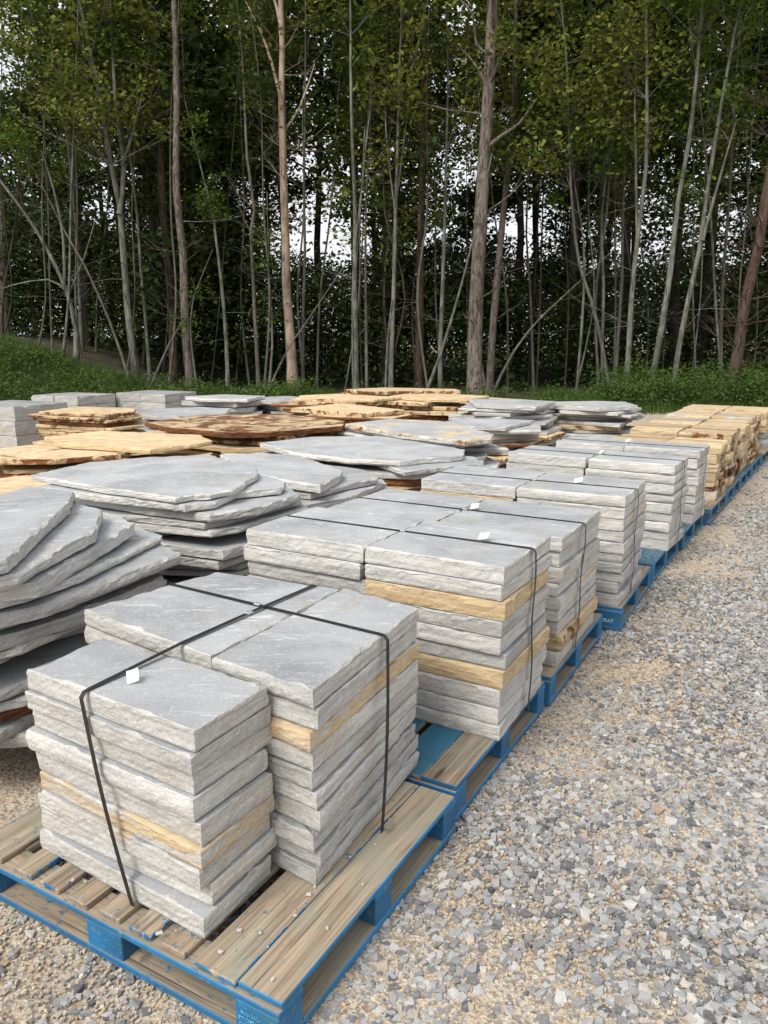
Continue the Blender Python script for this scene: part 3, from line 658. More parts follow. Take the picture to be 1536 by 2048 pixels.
# ------------------------------------------------------------------ loose flagstone piles
def flag_poly(c, a, b, phi, nv, irr):
    out = []; a0 = 0.7 + random.uniform(-0.35, 0.35)
    for i in range(nv):
        th = a0 + (i + random.uniform(-0.3, 0.3)) * 6.2832 / nv
        ct, st = math.cos(th), math.sin(th); r = 1.0 / (abs(ct) ** 3.2 + abs(st) ** 3.2) ** (1 / 3.2) * random.uniform(1 - irr, 1 + irr * 0.4)
        x, y = a * r * ct, b * r * st
        out.append((c[0] + x * math.cos(phi) - y * math.sin(phi), c[1] + x * math.sin(phi) + y * math.cos(phi)))
    return out
def pile(where, c, a, b, phi, layers, z1, z0=0.112, tops=(), step=0.05, irr=0.2, shift=0.05, pal=True, base=None, tilt=0.006, colour='grey', thick=(0.7, 1.3), wander=0.010):
    """layers: colours from the top down; tops: outlines measured for the uppermost stones [(outline, tilt)...]"""
    n = len(layers); ths = [random.uniform(*thick) for _ in layers]; s = sum(ths); H = z1 - z0; z = z0
    if pal: old_pallet(c, phi, 'plain wooden pallet beneath the ' + where, 1.5 * a, 1.5 * b)
    dr = Vector((random.uniform(-1, 1), random.uniform(-1, 1)))
    for k in range(n - 1, -1, -1):
        t = ths[k] / s * H
        if k < len(tops): poly, tl = tops[k]
        else:
            tl = (random.uniform(-tilt, tilt), random.uniform(-tilt, tilt))
            if tops:                               # the stones below follow the measured outline, each broken differently
                src = [Vector(p[:2]) for p in (base or random.choice(tops[:2])[0])]; m = sum(src, Vector((0, 0))) / len(src)
                sh_ = shift if step < 0.045 else shift * 1.7
                mc = (m if base else m.lerp(Vector(c), 0.3)) + Vector((random.uniform(-sh_, sh_), random.uniform(-sh_, sh_))); sc = random.uniform(0.93, 1.07) if base or step < 0.045 else random.uniform(0.95, 1.16)
                kp = [p for p in src if random.random() < (0.7 if step < 0.036 else 0.62)]
                if len(kp) < 5: kp = src
                poly = [tuple(mc + (p - m) * sc * random.uniform(0.965, 1.035)) for p in kp]
            else:
                cc = (c[0] + random.uniform(-shift, shift), c[1] + random.uniform(-shift, shift))
                poly = flag_poly(cc, a * random.uniform(0.92, 1.1), b * random.uniform(0.92, 1.1), phi + random.uniform(-0.12, 0.12), random.choice((4, 5, 5, 6)), irr)
        col = layers[k]
        kind = 'grey' if col[0] < 0.3 else ('rust-brown' if col[2] > 0.55 else ('tan' if col[0] > 0.75 else 'grey and tan'))
        o = put_slab('flagstone', poly, z, t * 0.84, col, None, tilt=tl, step=step, wander=wander if step < 0.05 else 0.022, rough=0.007, chip=0.02, levels=(0, 0.25, 0.5, 0.75) if step < 0.06 else (0, 0.5), topwarp=0.0)
        o.rotation_euler.z = 0.0
        tag(o, ('topmost %s flagstone of the %s' % (kind, where)) if k == 0 else '%s flagstone, %s from the top of the %s' % (kind, ordinal(k), where), 'flagstone', 'flagstones of the ' + where)
        z += t
def P(pts, z): return [at(x, y, z)[:2] for (x, y) in pts]
G = lambda d=1.0: (random.choice((0, 0, 0.1)), random.uniform(0.86, 1.1) * d, 0.1)
GT = lambda: (random.uniform(0.3, 0.5), random.uniform(0.9, 1.0), 0.3)
T = lambda: (1.0, random.uniform(0.92, 1.08), random.uniform(0.15, 0.6))
B = lambda: (1.0, random.uniform(0.9, 1.05), random.uniform(0.65, 0.95))
TB = lambda: (1.0, random.uniform(0.9, 1.1), random.uniform(0.35, 0.6))
random.seed(21)
pile('grey pile at the left edge', (-1.78, 3.62), 0.70, 0.60, R(-28), [G(), G(), G(), G(), G(), G(), G(), G(), G(), G(), G(), G(), B(), (0.1, 0.9, 0), (0.0, 0.75, 0.0), G(.8)], 0.965,
     tops=[(P([(-130, 1010), (60, 970), (147, 983), (140, 1005), (70, 1060), (12, 1106), (-140, 1130)], .97), (R(2), R(-3.5))),
           (P([(-160, 1080), (40, 1010), (150, 1003), (205, 1018), (190, 1055), (110, 1090), (30, 1128), (-120, 1150)], .92), (R(2), R(-3))),
           (P([(-160, 1120), (60, 1040), (240, 1030), (270, 1042), (160, 1100), (70, 1148), (-100, 1160)], .86), (R(1.5), R(-2)))], base=P([(-260, 1170), (-60, 1085), (150, 1060), (325, 1128), (338, 1150), (170, 1215), (60, 1262), (-60, 1290), (-260, 1280)], .62), step=0.03, irr=0.14, shift=0.05, tilt=0.012, wander=0.009)
pile('large grey pile behind nearest load', (-1.42, 4.72), 0.72, 0.64, R(-28), [G(1.02), G(), G(), G(), G(), G(), G(), G(), G(), G(), G(), G(), G(.9), GT(), (1.0, 0.8, 0.3), G(.9)], 0.905,
     tops=[(P([(62, 948), (180, 922), (300, 912), (420, 908), (515, 935), (514, 948), (470, 975), (420, 985), (388, 986), (350, 992), (200, 972)], .905), (0, 0)),
           (P([(75, 972), (250, 940), (500, 940), (572, 962), (560, 975), (470, 985), (430, 1003), (370, 1010), (200, 990)], .86), (0, 0)),
           (P([(150, 990), (300, 960), (560, 975), (600, 985), (520, 1010), (420, 1025), (330, 1015)], .82), (0, 0))], base=P([(70, 1015), (180, 985), (420, 975), (590, 998), (606, 1020), (470, 1055), (425, 1066), (300, 1052), (160, 1040)], .70), step=0.032, irr=0.12, shift=0.06, tilt=0.008, wander=0.010)
pile('grey pile beside the third load', (-0.74, 5.62), 0.62, 0.58, R(-25), [G(), G(), G(), G(), G(), G(), G(), G(.9), GT(), G(.9), G(.9)], 0.80,
     tops=[(P([(440, 908), (520, 902), (600, 906), (684, 936), (680, 945), (640, 968), (560, 958), (505, 945)], .80), (R(-1), R(1.5))),
           (P([(520, 925), (640, 918), (735, 930), (755, 945), (690, 958), (620, 975), (540, 965)], .765), (0, 0))], base=P([(520, 965), (640, 935), (760, 945), (775, 960), (700, 992), (620, 1005), (540, 990)], .68), step=0.04, irr=0.15, shift=0.06, wander=0.010)
pile('brown-edged tan pile at left', (-2.75, 7.05), 0.95, 0.70, R(-20), [(1.0, 1.08, 0.25), TB(), B(), T(), B(), T(), T(), B(), T(), T(), TB(), T(), B()], 0.745,
     tops=[(P([(88, 872), (200, 860), (400, 868), (425, 880), (300, 897), (240, 892), (120, 885)], .745), (0, 0)),
           (P([(-60, 900), (60, 886), (220, 897), (240, 905), (110, 914), (-60, 915)], .70), (0, 0)),
           (P([(200, 905), (300, 895), (425, 893), (420, 905), (290, 922), (190, 918)], .685), (0, 0))], step=0.055, irr=0.16, shift=0.10)
pile('low yellow pile at left edge', (-3.1, 6.1), 0.62, 0.5, R(-20), [T(), T(), T(), TB(), T(), T(), T()], 0.56, step=0.055, irr=0.16)
pile('thin-stoned tan pile far left', (-4.05, 10.6), 0.66, 0.62, R(-25), [TB(), TB(), T(), B(), T(), T(), TB(), T(), B(), T(), T(), TB(), T(), T()], 0.76, step=0.07, irr=0.12, shift=0.08,
     tops=[(P([(78, 822), (150, 812), (268, 815), (272, 822), (210, 828), (140, 826)], .76), (0, 0))])
pile('brown-topped pile in the middle', (-1.75, 9.25), 0.98, 0.78, R(-22), [(1.0, 0.9, 0.9), TB(), T(), T(), B(), T(), T(), TB(), T(), B(), T(), T()], 0.75, step=0.065, irr=0.15, shift=0.10,
     tops=[(P([(290, 842), (420, 828), (560, 826), (690, 840), (685, 850), (540, 862), (460, 864), (330, 852)], .75), (0, 0))])
pile('pale-topped pile beside fourth load', (-0.25, 7.0), 0.80, 0.66, R(-32), [(0.25, 1.12, 0.05), G(), G(), B(), TB(), G(), GT(), B(), T(), G(), B(), TB()], 0.75, step=0.05, irr=0.14, shift=0.08,
     tops=[(P([(520, 884), (620, 872), (760, 870), (930, 897), (925, 908), (800, 920), (700, 916), (580, 902)], .75), (0, 0))])
pile('rust-edged pile behind fourth load', (0.42, 8.55), 0.82, 0.68, R(-35), [(0.42, 1.1, 0.5), G(1.05), G(), G(), G(), TB(), G(), B(), G(), GT(), G(), TB(), G()], 0.76, step=0.06, irr=0.14, shift=0.09,
     tops=[(P([(690, 846), (780, 836), (880, 840), (988, 866), (985, 874), (930, 880), (800, 866)], .76), (0, 0))])
pile('grey pile behind fifth load', (1.25, 9.7), 0.72, 0.62, R(-30), [G(), G(), GT(), G(), B(), G(), G(), TB(), G(), G(), B(), G()], 0.70, step=0.07, irr=0.15, shift=0.10)
pile('tan pile at back centre', (-0.75, 12.9), 0.95, 0.75, R(-20), [T(), TB(), B(), T(), T(), TB(), B(), B(), T(), TB(), T(), B()], 0.80, step=0.08, irr=0.15, shift=0.14)
pile('tan pile right of back centre', (0.75, 12.9), 0.80, 0.70, R(-24), [T(), T(), TB(), T(), B(), T(), TB(), B(), B(), T(), T()], 0.81, step=0.08, irr=0.15, shift=0.12)
pile('rust-orange pile at the centre', (-0.35, 11.0), 0.78, 0.66, R(-24), [TB(), B(), TB(), B(), T(), TB(), B(), T(), B(), TB(), T(), T()], 0.77, step=0.07, irr=0.16, shift=0.14)
pile('flat tan pile nearest the trees', (0.3, 15.0), 1.2, 0.7, R(-15), [T(), TB(), T(), T(), TB(), T(), B()], 0.80, step=0.09, irr=0.15, shift=0.14)
pile('tan pile beside the weeds', (2.1, 14.6), 0.85, 0.6, R(-20), [T(), TB(), T(), T(), TB(), T()], 0.64, step=0.09, irr=0.15, shift=0.12)
pile('tall grey pile at the back', (1.75, 11.3), 0.80, 0.66, R(-28), [G(1.1), G(1.05), G(), GT(), G(), G(), G(), TB(), G(), G(), G(), GT(), G()], 0.83, step=0.075, irr=0.13, shift=0.10)
pile('overhanging grey pile back right', (3.15, 11.9), 0.78, 0.66, R(-28), [G(1.1), G(1.1), G(), G(.9), G(), TB(), G(), G(), GT(), G(), G()], 0.77, step=0.075, irr=0.18, shift=0.12)
pile('grey pile at back left', (-2.75, 13.8), 0.72, 0.62, R(-22), [G(1.05), G(), G(), G(), G(), G(), G()], 0.745, step=0.08, irr=0.12, shift=0.10)
pile('flat grey pile at the back', (-1.9, 14.3), 0.62, 0.6, R(-22), [G(), G(), G(), G(), G(), G()], 0.68, step=0.08, irr=0.15, shift=0.10)
pile('low bluish pile at back left', (-3.15, 12.2), 0.8, 0.66, R(-25), [G(), G(), G(), G(), G(), G()], 0.645, step=0.08, irr=0.15, shift=0.10)
def block_load(c, rz, w, d, zt, nx, ny, nl, label, cols=None):
    root = empty('stone_block_load', (c[0], c[1], 0.112), rz); tag(root, label, 'stone blocks', 'grey block loads at the back left')
    old_pallet(c, rz, 'plain wooden pallet beneath the ' + label, w, d)
    t = (zt - 0.112) / nl
    for k in range(nl):
        for i in range(nx):
            for j in range(ny):
                x0 = -w / 2 + i * w / nx; y0 = -d / 2 + j * d / ny
                put_slab('stone_block', jrect(x0 + 0.004, x0 + w / nx - 0.004, y0 + 0.004, y0 + d / ny - 0.004, 0.008, 0.006), k * t, t - 0.006, (0.0 if random.random() < .9 else .3, random.uniform(0.72, 0.86), 0), root, step=0.09, rough=0.012, wander=0.006, chip=0.02, levels=(0, 0.3, 0.7))
block_load((-5.75, 14.4), R(-24), 1.1, 0.95, 0.735, 2, 2, 4, 'grey stone block load at the back left, leftmost of two')
block_load((-4.35, 14.9), R(-24), 1.15, 0.95, 0.745, 2, 2, 4, 'grey stone block load at the back left, right of two')
block_load((-5.75, 12.0), R(-24), 1.2, 1.0, 0.76, 1, 2, 3, 'tall thick grey block load at the left edge')

# ------------------------------------------------------------------ trees
def tube(pts, radii, sides, V, F, jitter=0.06):
    pts = [Vector(p) for p in pts]; base = len(V); ref = Vector((1, 0.13, 0))
    for i, p in enumerate(pts):
        tn = (pts[min(i + 1, len(pts) - 1)] - pts[max(i - 1, 0)]).normalized(); a = tn.cross(ref)
        if a.length < 0.05: a = tn.cross(Vector((0, 1, 0)))
        a.normalize(); b = tn.cross(a)
        for k in range(sides):
            th = 6.28318 * k / sides; r = radii[i] * (1 + jitter * random.uniform(-1, 1)); V.append((p + a * (r * math.cos(th)) + b * (r * math.sin(th)))[:])
    for i in range(len(pts) - 1):
        for k in range(sides):
            k2 = (k + 1) % sides; F.append((base + i * sides + k, base + i * sides + k2, base + (i + 1) * sides + k2, base + (i + 1) * sides + k))
def smooth_path(pts, step=0.6):
    pts = [Vector(p) for p in pts]; out = []
    for i in range(len(pts) - 1):
        p0, p1, p2, p3 = pts[max(i - 1, 0)], pts[i], pts[i + 1], pts[min(i + 2, len(pts) - 1)]
        n = max(2, int((p2 - p1).length / step))
        for k in range(n):
            t = k / n; out.append(0.5 * ((2 * p1) + (p2 - p0) * t + (2 * p0 - 5 * p1 + 4 * p2 - p3) * t * t + (3 * p1 - p0 - 3 * p2 + p3) * t ** 3))
    out.append(pts[-1]); return out
def leaf_cloud(centres, per, spread, size, flat=0.6, droop=0.25, aspect=0.62):
    """leaf blades scattered round the twig ends: arrays of verts and quads"""
    c = np.repeat(np.asarray(centres, float).reshape(-1, 3), per, 0); n = len(c)
    c = c + np.random.normal(0, 1, (n, 3)) * np.array([spread, spread, spread * flat])
    nrm = np.random.normal(0, 0.55, (n, 3)); nrm[:, 2] += 1.0; nrm /= np.linalg.norm(nrm, axis=1)[:, None]
    d = np.random.normal(0, 1, (n, 3)); d[:, 2] -= droop; d -= nrm * (d * nrm).sum(1)[:, None]; d /= np.linalg.norm(d, axis=1)[:, None]
    s = np.cross(nrm, d); L = size * np.random.uniform(0.6, 1.25, (n, 1)); wd = L * aspect
    v = np.stack([c - d * L * 0.5, c + s * wd * 0.5 - nrm * L * 0.08 + d * L * 0.05, c + d * L * 0.5 - nrm * L * 0.14, c - s * wd * 0.5 - nrm * L * 0.08 + d * L * 0.05], 1).reshape(-1, 3)
    return v, np.arange(n * 4).reshape(-1, 4)
def branch(start, az, elev, L, r0, V, F, tips, twigs=3, sides=4, curl=0.35, leaf_from=0.35):
    pts = [Vector(start)]; n = 6; d = Vector((math.cos(az) * math.cos(elev), math.sin(az) * math.cos(elev), math.sin(elev)))
    for i in range(n):
        d = (d + Vector((random.gauss(0, 0.10), random.gauss(0, 0.10), random.gauss(0, 0.08) + curl * 0.12))).normalized(); pts.append(pts[-1] + d * (L / n))
    tube(pts, [r0 * (1 - 0.8 * i / n) for i in range(n + 1)], sides, V, F)
    for i in range(1, n + 1):
        if i / n >= leaf_from: tips.append(pts[i])
    for k in range(twigs):
        i = random.randint(2, n - 1); d2 = (pts[i + 1] - pts[i]).normalized() + Vector((random.gauss(0, 0.6), random.gauss(0, 0.6), random.gauss(0.1, 0.35))); d2.normalize()
        l2 = L * random.uniform(0.25, 0.5); q = [pts[i] + d2 * (l2 * s_ / 3) + Vector((0, 0, 0.03 * s_)) for s_ in range(4)]
        tube(q, [r0 * 0.4, r0 * 0.3, r0 * 0.2, r0 * 0.1], 3, V, F); tips += [q[2], q[3]]
def tree(name, label, cat_group, pix, Y, wpx, bark, leaf=None, h0=6.0, top=15.0, nb=16, blen=(1.2, 2.4), per=10, lsize=0.17, bare=0, elev=(0.3, 0.9), barefrom=1.5, spread=0.24, forks=(), sides=9):
    base = deep(pix[0][0], pix[0][1], Y); zb = floor_z(base.x, Y)
    path = [deep(x, y, Y) for (x, y) in pix]
    path = [Vector((path[0].x + (path[0].x - path[1].x) * 0.05, Y, min(zb, path[0].z) - 0.35))] + [p + Vector((0, random.gauss(0, 0.12), 0)) for p in path]
    d = (path[-1] - path[-2]).normalized(); d.z = max(d.z, 0.5)
    while path[-1].z < top - 1.0: path.append(path[-1] + d * 2.2 + Vector((random.gauss(0, 0.12), random.gauss(0, 0.12), 0)))
    sp = smooth_path(path); org = Vector((sp[0].x, sp[0].y, zb))
    r0 = 0.9 * wpx * Y / FPX / 2; zt = sp[-1].z
    rad = [max(0.012, r0 * (1 - 0.80 * max(0, (p.z - zb)) / max(1e-3, zt - zb)) * (1.22 if p.z - zb < 0.4 else 1.0)) for p in sp]
    V, F, tips = [], [], []
    loc = [p - org for p in sp]; tube(loc, rad, sides, V, F, 0.05)
    for fk in forks:                                # extra stems measured from the photo
        fp = smooth_path([deep(x, y, Y) - org + Vector((0, random.gauss(0, 0.1), 0)) for (x, y) in fk[0]], 0.5); fr = fk[1] * Y / FPX / 2
        tube(fp, [fr * (1 - 0.75 * i / len(fp)) for i in range(len(fp))], 6, V, F)
        if leaf and fk[2]: tips += [p for p in fp[int(len(fp) * 0.45):]]
        for k in range(fk[3] if len(fk) > 3 else 0):
            i = random.randint(len(fp) // 3, len(fp) - 1); branch(fp[i], random.uniform(0, 6.28), random.uniform(0.3, 1.0), random.uniform(0.7, 1.5), fr * 0.35, V, F, tips if leaf else [])
    idx = [i for i, p in enumerate(loc) if p.z > h0]
    if leaf and idx:
        for k in range(nb):
            i = random.choice(idx); f = (loc[i].z - h0) / max(1.0, top - h0); L = random.uniform(*blen) * (1.0 - 0.45 * f)
            branch(loc[i], random.uniform(0, 6.28), random.uniform(*elev), L, max(0.010, rad[i] * 0.38), V, F, tips)
    ib = [i for i, p in enumerate(loc) if barefrom < p.z < max(h0, barefrom + 6)]
    for k in range(int(bare * 1.8) + 2):
        i = random.choice(ib); branch(loc[i], random.uniform(0, 6.28), random.uniform(-0.15, 0.6), random.uniform(0.6, 2.0), max(0.007, rad[i] * 0.16), V, F, [], 4, 3, 0.25)
    root = empty(name, org); tag(root, label, 'tree', cat_group)
    me = bpy.data.meshes.new('trunk'); me.from_pydata(V, [], F); me.materials.append(BARK[bark]); me.polygons.foreach_set('use_smooth', [True] * len(F)); me.update()
    link('trunk', me, root)
    if leaf and tips:
        v, f = leaf_cloud([t[:] for t in tips], per, spread, lsize); link('crown', np_mesh('crown', v, f, LEAF[leaf]), root)
    return root
random.seed(5); np.random.seed(5)
FG = 'trees at the front edge of the wood'
def sapl(label, pix, Y, w, **k): return tree('slender_tree', label, FG, pix, Y, w, k.pop('bark', 'pale'), **k)
tree('pine_tree', 'broad dark trunk at the left edge standing on the grassy bank', FG, [(18, 690), (8, 560), (0, 430), (-10, 200), (-20, 0)], 27, 26, 'pine', 'dark', 9, 17, 14, bare=4)
sapl('crooked pale sapling on the left bank, leaning left and forking low', [(155, 752), (147, 660), (132, 578), (92, 500), (50, 430), (-10, 355)], 23.5, 12, leaf='green', h0=7.2, top=9, nb=6, bare=5, forks=[([(130, 580), (128, 480), (110, 380), (80, 300)], 7, False), ([(135, 585), (170, 520), (185, 440)], 5, False), ([(132, 580), (100, 560), (20, 570), (-20, 590)], 5, False)])
sapl('pale forked maple with yellow-green crown at upper left', [(272, 757), (262, 660), (250, 560), (240, 440), (238, 410), (222, 330), (205, 220), (185, 110), (165, 10)], 23.5, 17, leaf='maple', h0=5.8, top=13, nb=40, blen=(1.4, 3.0), per=10, spread=0.25, lsize=0.165, forks=[([(240, 430), (243, 330), (232, 220), (228, 120), (220, 0)], 11, True, 5), ([(243, 330), (265, 270), (290, 170), (300, 100)], 6, True, 4)])
sapl('thin grey sapling just right of the forked maple', [(300, 748), (290, 640), (280, 540), (272, 440), (262, 330)], 24.5, 8, leaf='green', h0=6, top=10, nb=8, bare=2)
tree('pine_tree', 'reddish brown pine trunk left of the flaky grey one', FG, [(352, 772), (343, 640), (333, 520), (325, 400), (318, 250), (310, 80), (306, 0)], 25.5, 20, 'red', 'needle', 9.5, 18, 20, bare=9, per=12, lsize=0.16)
tree('pine_tree', 'flaky grey-brown pine trunk in front, near the left piles', FG, [(382, 787), (370, 640), (362, 500), (356, 380), (352, 200), (347, 0)], 22.8, 20, 'pine', 'needle', 11.5, 18, 16, bare=8, per=12, lsize=0.16)
sapl('vine-wrapped sapling between the grey pine and the peeled trunk', [(457, 780), (452, 680), (443, 570), (432, 470), (424, 420), (410, 370)], 23, 10, leaf='green', h0=4.2, top=7.5, nb=16, blen=(0.25, 0.6), per=7, spread=0.16, lsize=0.11)
sapl('grey sapling with one elbow branch left of the peeled trunk', [(517, 775), (512, 680), (506, 560), (503, 460), (508, 420), (497, 320), (488, 200), (480, 60)], 23.8, 10, bark='twig', leaf='dark', h0=8, top=12, nb=8, bare=5, forks=[([(505, 470), (490, 440), (476, 400)], 4, False)])
tree('dead_tree', 'pale peeled dead trunk with flaking patches, bare branches', FG, [(584, 768), (580, 680), (572, 590), (571, 520), (569, 420), (567, 300), (563, 200), (564, 100), (562, 0)], 23.2, 23, 'peeled', None, 6, 15, 0, bare=10, barefrom=4, forks=[([(566, 215), (545, 130), (520, 60), (490, 0)], 7, False), ([(568, 260), (600, 215), (630, 130)], 6, False), ([(563, 60), (555, 20), (530, -60)], 9, False)])
sapl('thin dark sapling right of the peeled trunk', [(607, 778), (606, 640), (608, 500), (608, 380), (610, 260)], 24, 8, bark='twig', leaf='dark', h0=8.5, top=11, nb=6, bare=4)
sapl('tall pale twin-stemmed sapling at centre left', [(713, 787), (712, 680), (710, 560), (710, 420), (705, 280), (702, 140), (700, 0)], 22.8, 12, leaf='maple', h0=8.0, top=13, nb=18, per=8, bare=4, forks=[([(706, 788), (705, 640), (708, 520), (722, 380), (730, 250)], 5, False, 2), ([(712, 520), (728, 330), (745, 180)], 5, True, 2)])
sapl('thin grey sapling between the two pale centre saplings', [(734, 782), (732, 640), (731, 500), (733, 380)], 24.8, 8, bark='twig', leaf='green', h0=7, top=11, nb=9, bare=3)
sapl('pale sapling with fanned upright branches at centre', [(781, 787), (784, 680), (788, 560), (791, 430), (795, 300), (799, 150), (803, 0)], 22.8, 11, leaf='maple', h0=7, top=13, nb=18, per=8, bare=4, forks=[([(771, 788), (775, 690), (784, 600)], 7, False), ([(791, 430), (775, 300), (768, 180)], 4, True, 2), ([(793, 400), (812, 250), (828, 100)], 4, True, 2)])
tree('pine_tree', 'dark red-brown pine trunk right of the centre saplings', FG, [(838, 792), (839, 660), (841, 500), (845, 320), (847, 150), (848, 0)], 25, 20, 'red', 'dark', 9, 17, 22, bare=5)
sapl('grey sapling beside the dark red-brown pine', [(881, 792), (880, 700), (885, 580), (890, 450), (893, 300), (897, 120)], 23.2, 11, leaf='maple', h0=5.0, top=12, nb=20, per=10, lsize=0.16, bare=3)
sapl('bare pole leaning from the brown pine towards the big trunk', [(850, 792), (885, 700), (918, 590), (945, 480)], 22.4, 8, leaf=None, top=6.5, bare=4)
tree('pine_tree', 'thickest grey-brown trunk of the wood, right of centre', FG, [(949, 796), (951, 700), (954, 600), (958, 480), (968, 330), (974, 230), (980, 120), (986, 0)], 22.0, 35, 'pine', 'maple', 8, 18, 26, per=10, lsize=0.16, bare=4, forks=[([(968, 300), (1000, 275), (1040, 245), (1075, 195)], 9, False), ([(978, 110), (955, 80), (945, 30), (920, 0)], 6, False)], sides=14)
tree('pine_tree', 'brownish trunk close behind the thickest one', FG, [(978, 792), (988, 640), (1000, 500), (1015, 350), (1024, 230), (1030, 60), (1032, 0)], 24.2, 18, 'pine', 'maple', 6, 15, 24, per=11, lsize=0.165, bare=5)
sapl('leaning bare sapling rising right from the thickest trunk', [(985, 792), (1030, 700), (1080, 640), (1120, 600)], 22.6, 7, bark='twig', leaf=None, top=4.6, bare=4)
sapl('thin grey sapling in the dark gap right of the thick trunk', [(1066, 790), (1064, 680), (1058, 560), (1052, 470)], 25.5, 7, bark='twig', leaf='green', h0=5.5, top=10, nb=10, bare=4)
sapl('thin pale stem left of the crossing saplings', [(1155, 800), (1160, 700), (1166, 600), (1170, 480), (1150, 360)], 22.6, 7, leaf='green', h0=4.6, top=9, nb=14, per=11, lsize=0.165, bare=3)
sapl('crossing sapling that leans left up from the bushy clump', [(1224, 800), (1205, 690), (1180, 600), (1160, 530), (1145, 430), (1135, 320)], 22.3, 9, bark='twig', leaf='maple', h0=5.0, top=10, nb=20, per=11, lsize=0.165, blen=(1.2, 2.4), bare=5)
sapl('paired thin stem right of the crossing sapling', [(1205, 800), (1208, 690), (1206, 570), (1204, 440), (1215, 300)], 23.4, 8, leaf='maple', h0=5.2, top=11, nb=18, per=11, lsize=0.165, bare=3)
sapl('brown thin stem just left of the tall pale tree', [(1226, 800), (1238, 690), (1246, 560), (1250, 440), (1252, 300)], 24.0, 9, bark='twig', leaf='green', h0=6, top=12, nb=14, bare=4)
sapl('tall straight pale tree at the left end of the right-hand weeds', [(1251, 803), (1256, 700), (1265, 600), (1275, 480), (1286, 340), (1291, 200), (1292, 0)], 21.6, 13, leaf='maple', h0=7, top=13, nb=20, per=9, bare=4, forks=[([(1275, 480), (1270, 330), (1268, 200), (1272, 80)], 6, True, 3)])
sapl('pale tree leaning right, growing out of the weeds', [(1303, 750), (1318, 650), (1340, 530), (1360, 400), (1378, 280), (1395, 150), (1406, 0)], 21.4, 15, leaf='green', h0=8.4, top=13, nb=18, per=9, bare=3)
sapl('second pale leaning tree, forked halfway up, by the weeds', [(1347, 765), (1362, 700), (1376, 620), (1404, 500), (1415, 400), (1440, 220), (1470, 60), (1485, -20)], 21.2, 13, leaf='green', h0=8.2, top=13, nb=16, per=9, bare=4, forks=[([(1408, 480), (1440, 350), (1475, 240)], 7, True, 3)])
tree('pine_tree', 'reddish leaning pine at the right edge with bare dead branches', FG, [(1464, 795), (1478, 700), (1494, 600), (1510, 500), (1526, 400), (1545, 280), (1570, 80)], 20.8, 26, 'red', 'needle', 7.5, 15, 24, per=14, lsize=0.16, bare=34, barefrom=0.6)
sapl('thin dark stem behind the right leaning pine', [(1440, 790), (1445, 650), (1450, 520), (1452, 380)], 25, 9, bark='twig', leaf='green', h0=6, top=12, nb=14, bare=5)
sapl('grey sapling at far left behind the crooked one', [(165, 752), (160, 640), (155, 520), (150, 420)], 26, 10, bark='twig', leaf='green', h0=5, top=10, nb=12, bare=4)
sapl('bent white twiggy stem right of the flaky pine', [(397, 790), (385, 700), (383, 640), (388, 590)], 22.6, 6, leaf='green', h0=1.4, top=3.8, nb=5, blen=(0.2, 0.4), per=6, lsize=0.1)
sapl('leaning thin pole crossing left of the reddish pine', [(300, 780), (340, 690), (370, 630)], 22.9, 6, bark='twig', leaf=None, top=4.2)
sapl('short vine-covered stem left of the peeled trunk', [(540, 782), (546, 690), (542, 600), (538, 540)], 23.4, 6, leaf='green', h0=1.2, top=5.2, nb=10, blen=(0.2, 0.5), per=7, lsize=0.1)
sapl('dead grey pole leaning against the peeled trunk', [(535, 785), (575, 700), (605, 655)], 22.6, 5, bark='twig', leaf=None, top=3.4)
sapl('leaning sapling on the left bank crossing the forked maple', [(258, 758), (215, 640), (170, 530), (130, 470)], 23.0, 7, bark='twig', leaf='green', h0=5.0, top=6.4, nb=4, bare=6)

random.seed(77); np.random.seed(77)
for k in range(44):
    px = -30 + 1600 * (k + random.uniform(0.1, 0.9)) / 44; Y = random.uniform(22.6, 27.0); ln = random.gauss(0, 22); cv = random.gauss(0, 14)
    base_y = 790 - 60 * sstep(330, 60, px)
    tree('thin_sapling', 'thin upright sapling stem among the front trees of the wood', 'thin saplings along the wood edge', [(px, base_y), (px + ln * 0.3 + cv, 600), (px + ln * 0.65, 420), (px + ln, 200)], Y, random.uniform(3.5, 7.0), random.choice(('pale', 'twig', 'twig', 'dark')), random.choice(('green', 'maple', 'green', 'dark')), random.uniform(3.0, 7.0), random.uniform(9.5, 12.5), 7, (0.7, 1.6), 8, 0.16, 3, sides=5)
# ---- trees deeper in the wood: four crown and trunk shapes, repeated
def bg_proto(leaf, seed, H, r0, h0, rad, ncl, per, lsize, spread):
    random.seed(seed); np.random.seed(seed); V, F, tips = [], [], []
    lean = Vector((random.gauss(0, 0.02), random.gauss(0, 0.02), 1)); path = [Vector((0, 0, -0.5))]
    for k in range(9): path.append(path[-1] + lean * (H / 8.5) + Vector((random.gauss(0, 0.07), random.gauss(0, 0.07), 0)))
    tube(path, [r0 * (1 - 0.08 * k) for k in range(10)], 7, V, F)
    for k in range(ncl):
        z = random.uniform(h0, H); f = (z - h0) / (H - h0); L = rad * (1.0 - 0.5 * f) * random.uniform(0.55, 1.05); i = min(8, int((z + 0.5) / H * 8.5)); fr = (z + 0.5) / H * 8.5 - i
        branch(path[i].lerp(path[i + 1], max(0, min(1, fr))), random.uniform(0, 6.28), random.uniform(-0.1, 0.6), L, r0 * 0.3, V, F, tips, 3, 4, 0.2, 0.3)
    me = bpy.data.meshes.new('trunk'); me.from_pydata(V, [], F); me.materials.append(BARK['dark']); me.polygons.foreach_set('use_smooth', [True] * len(F)); me.update()
    v, f = leaf_cloud([t[:] for t in tips], per, spread, lsize)
    return me, np_mesh('crown', v, f, LEAF[leaf])
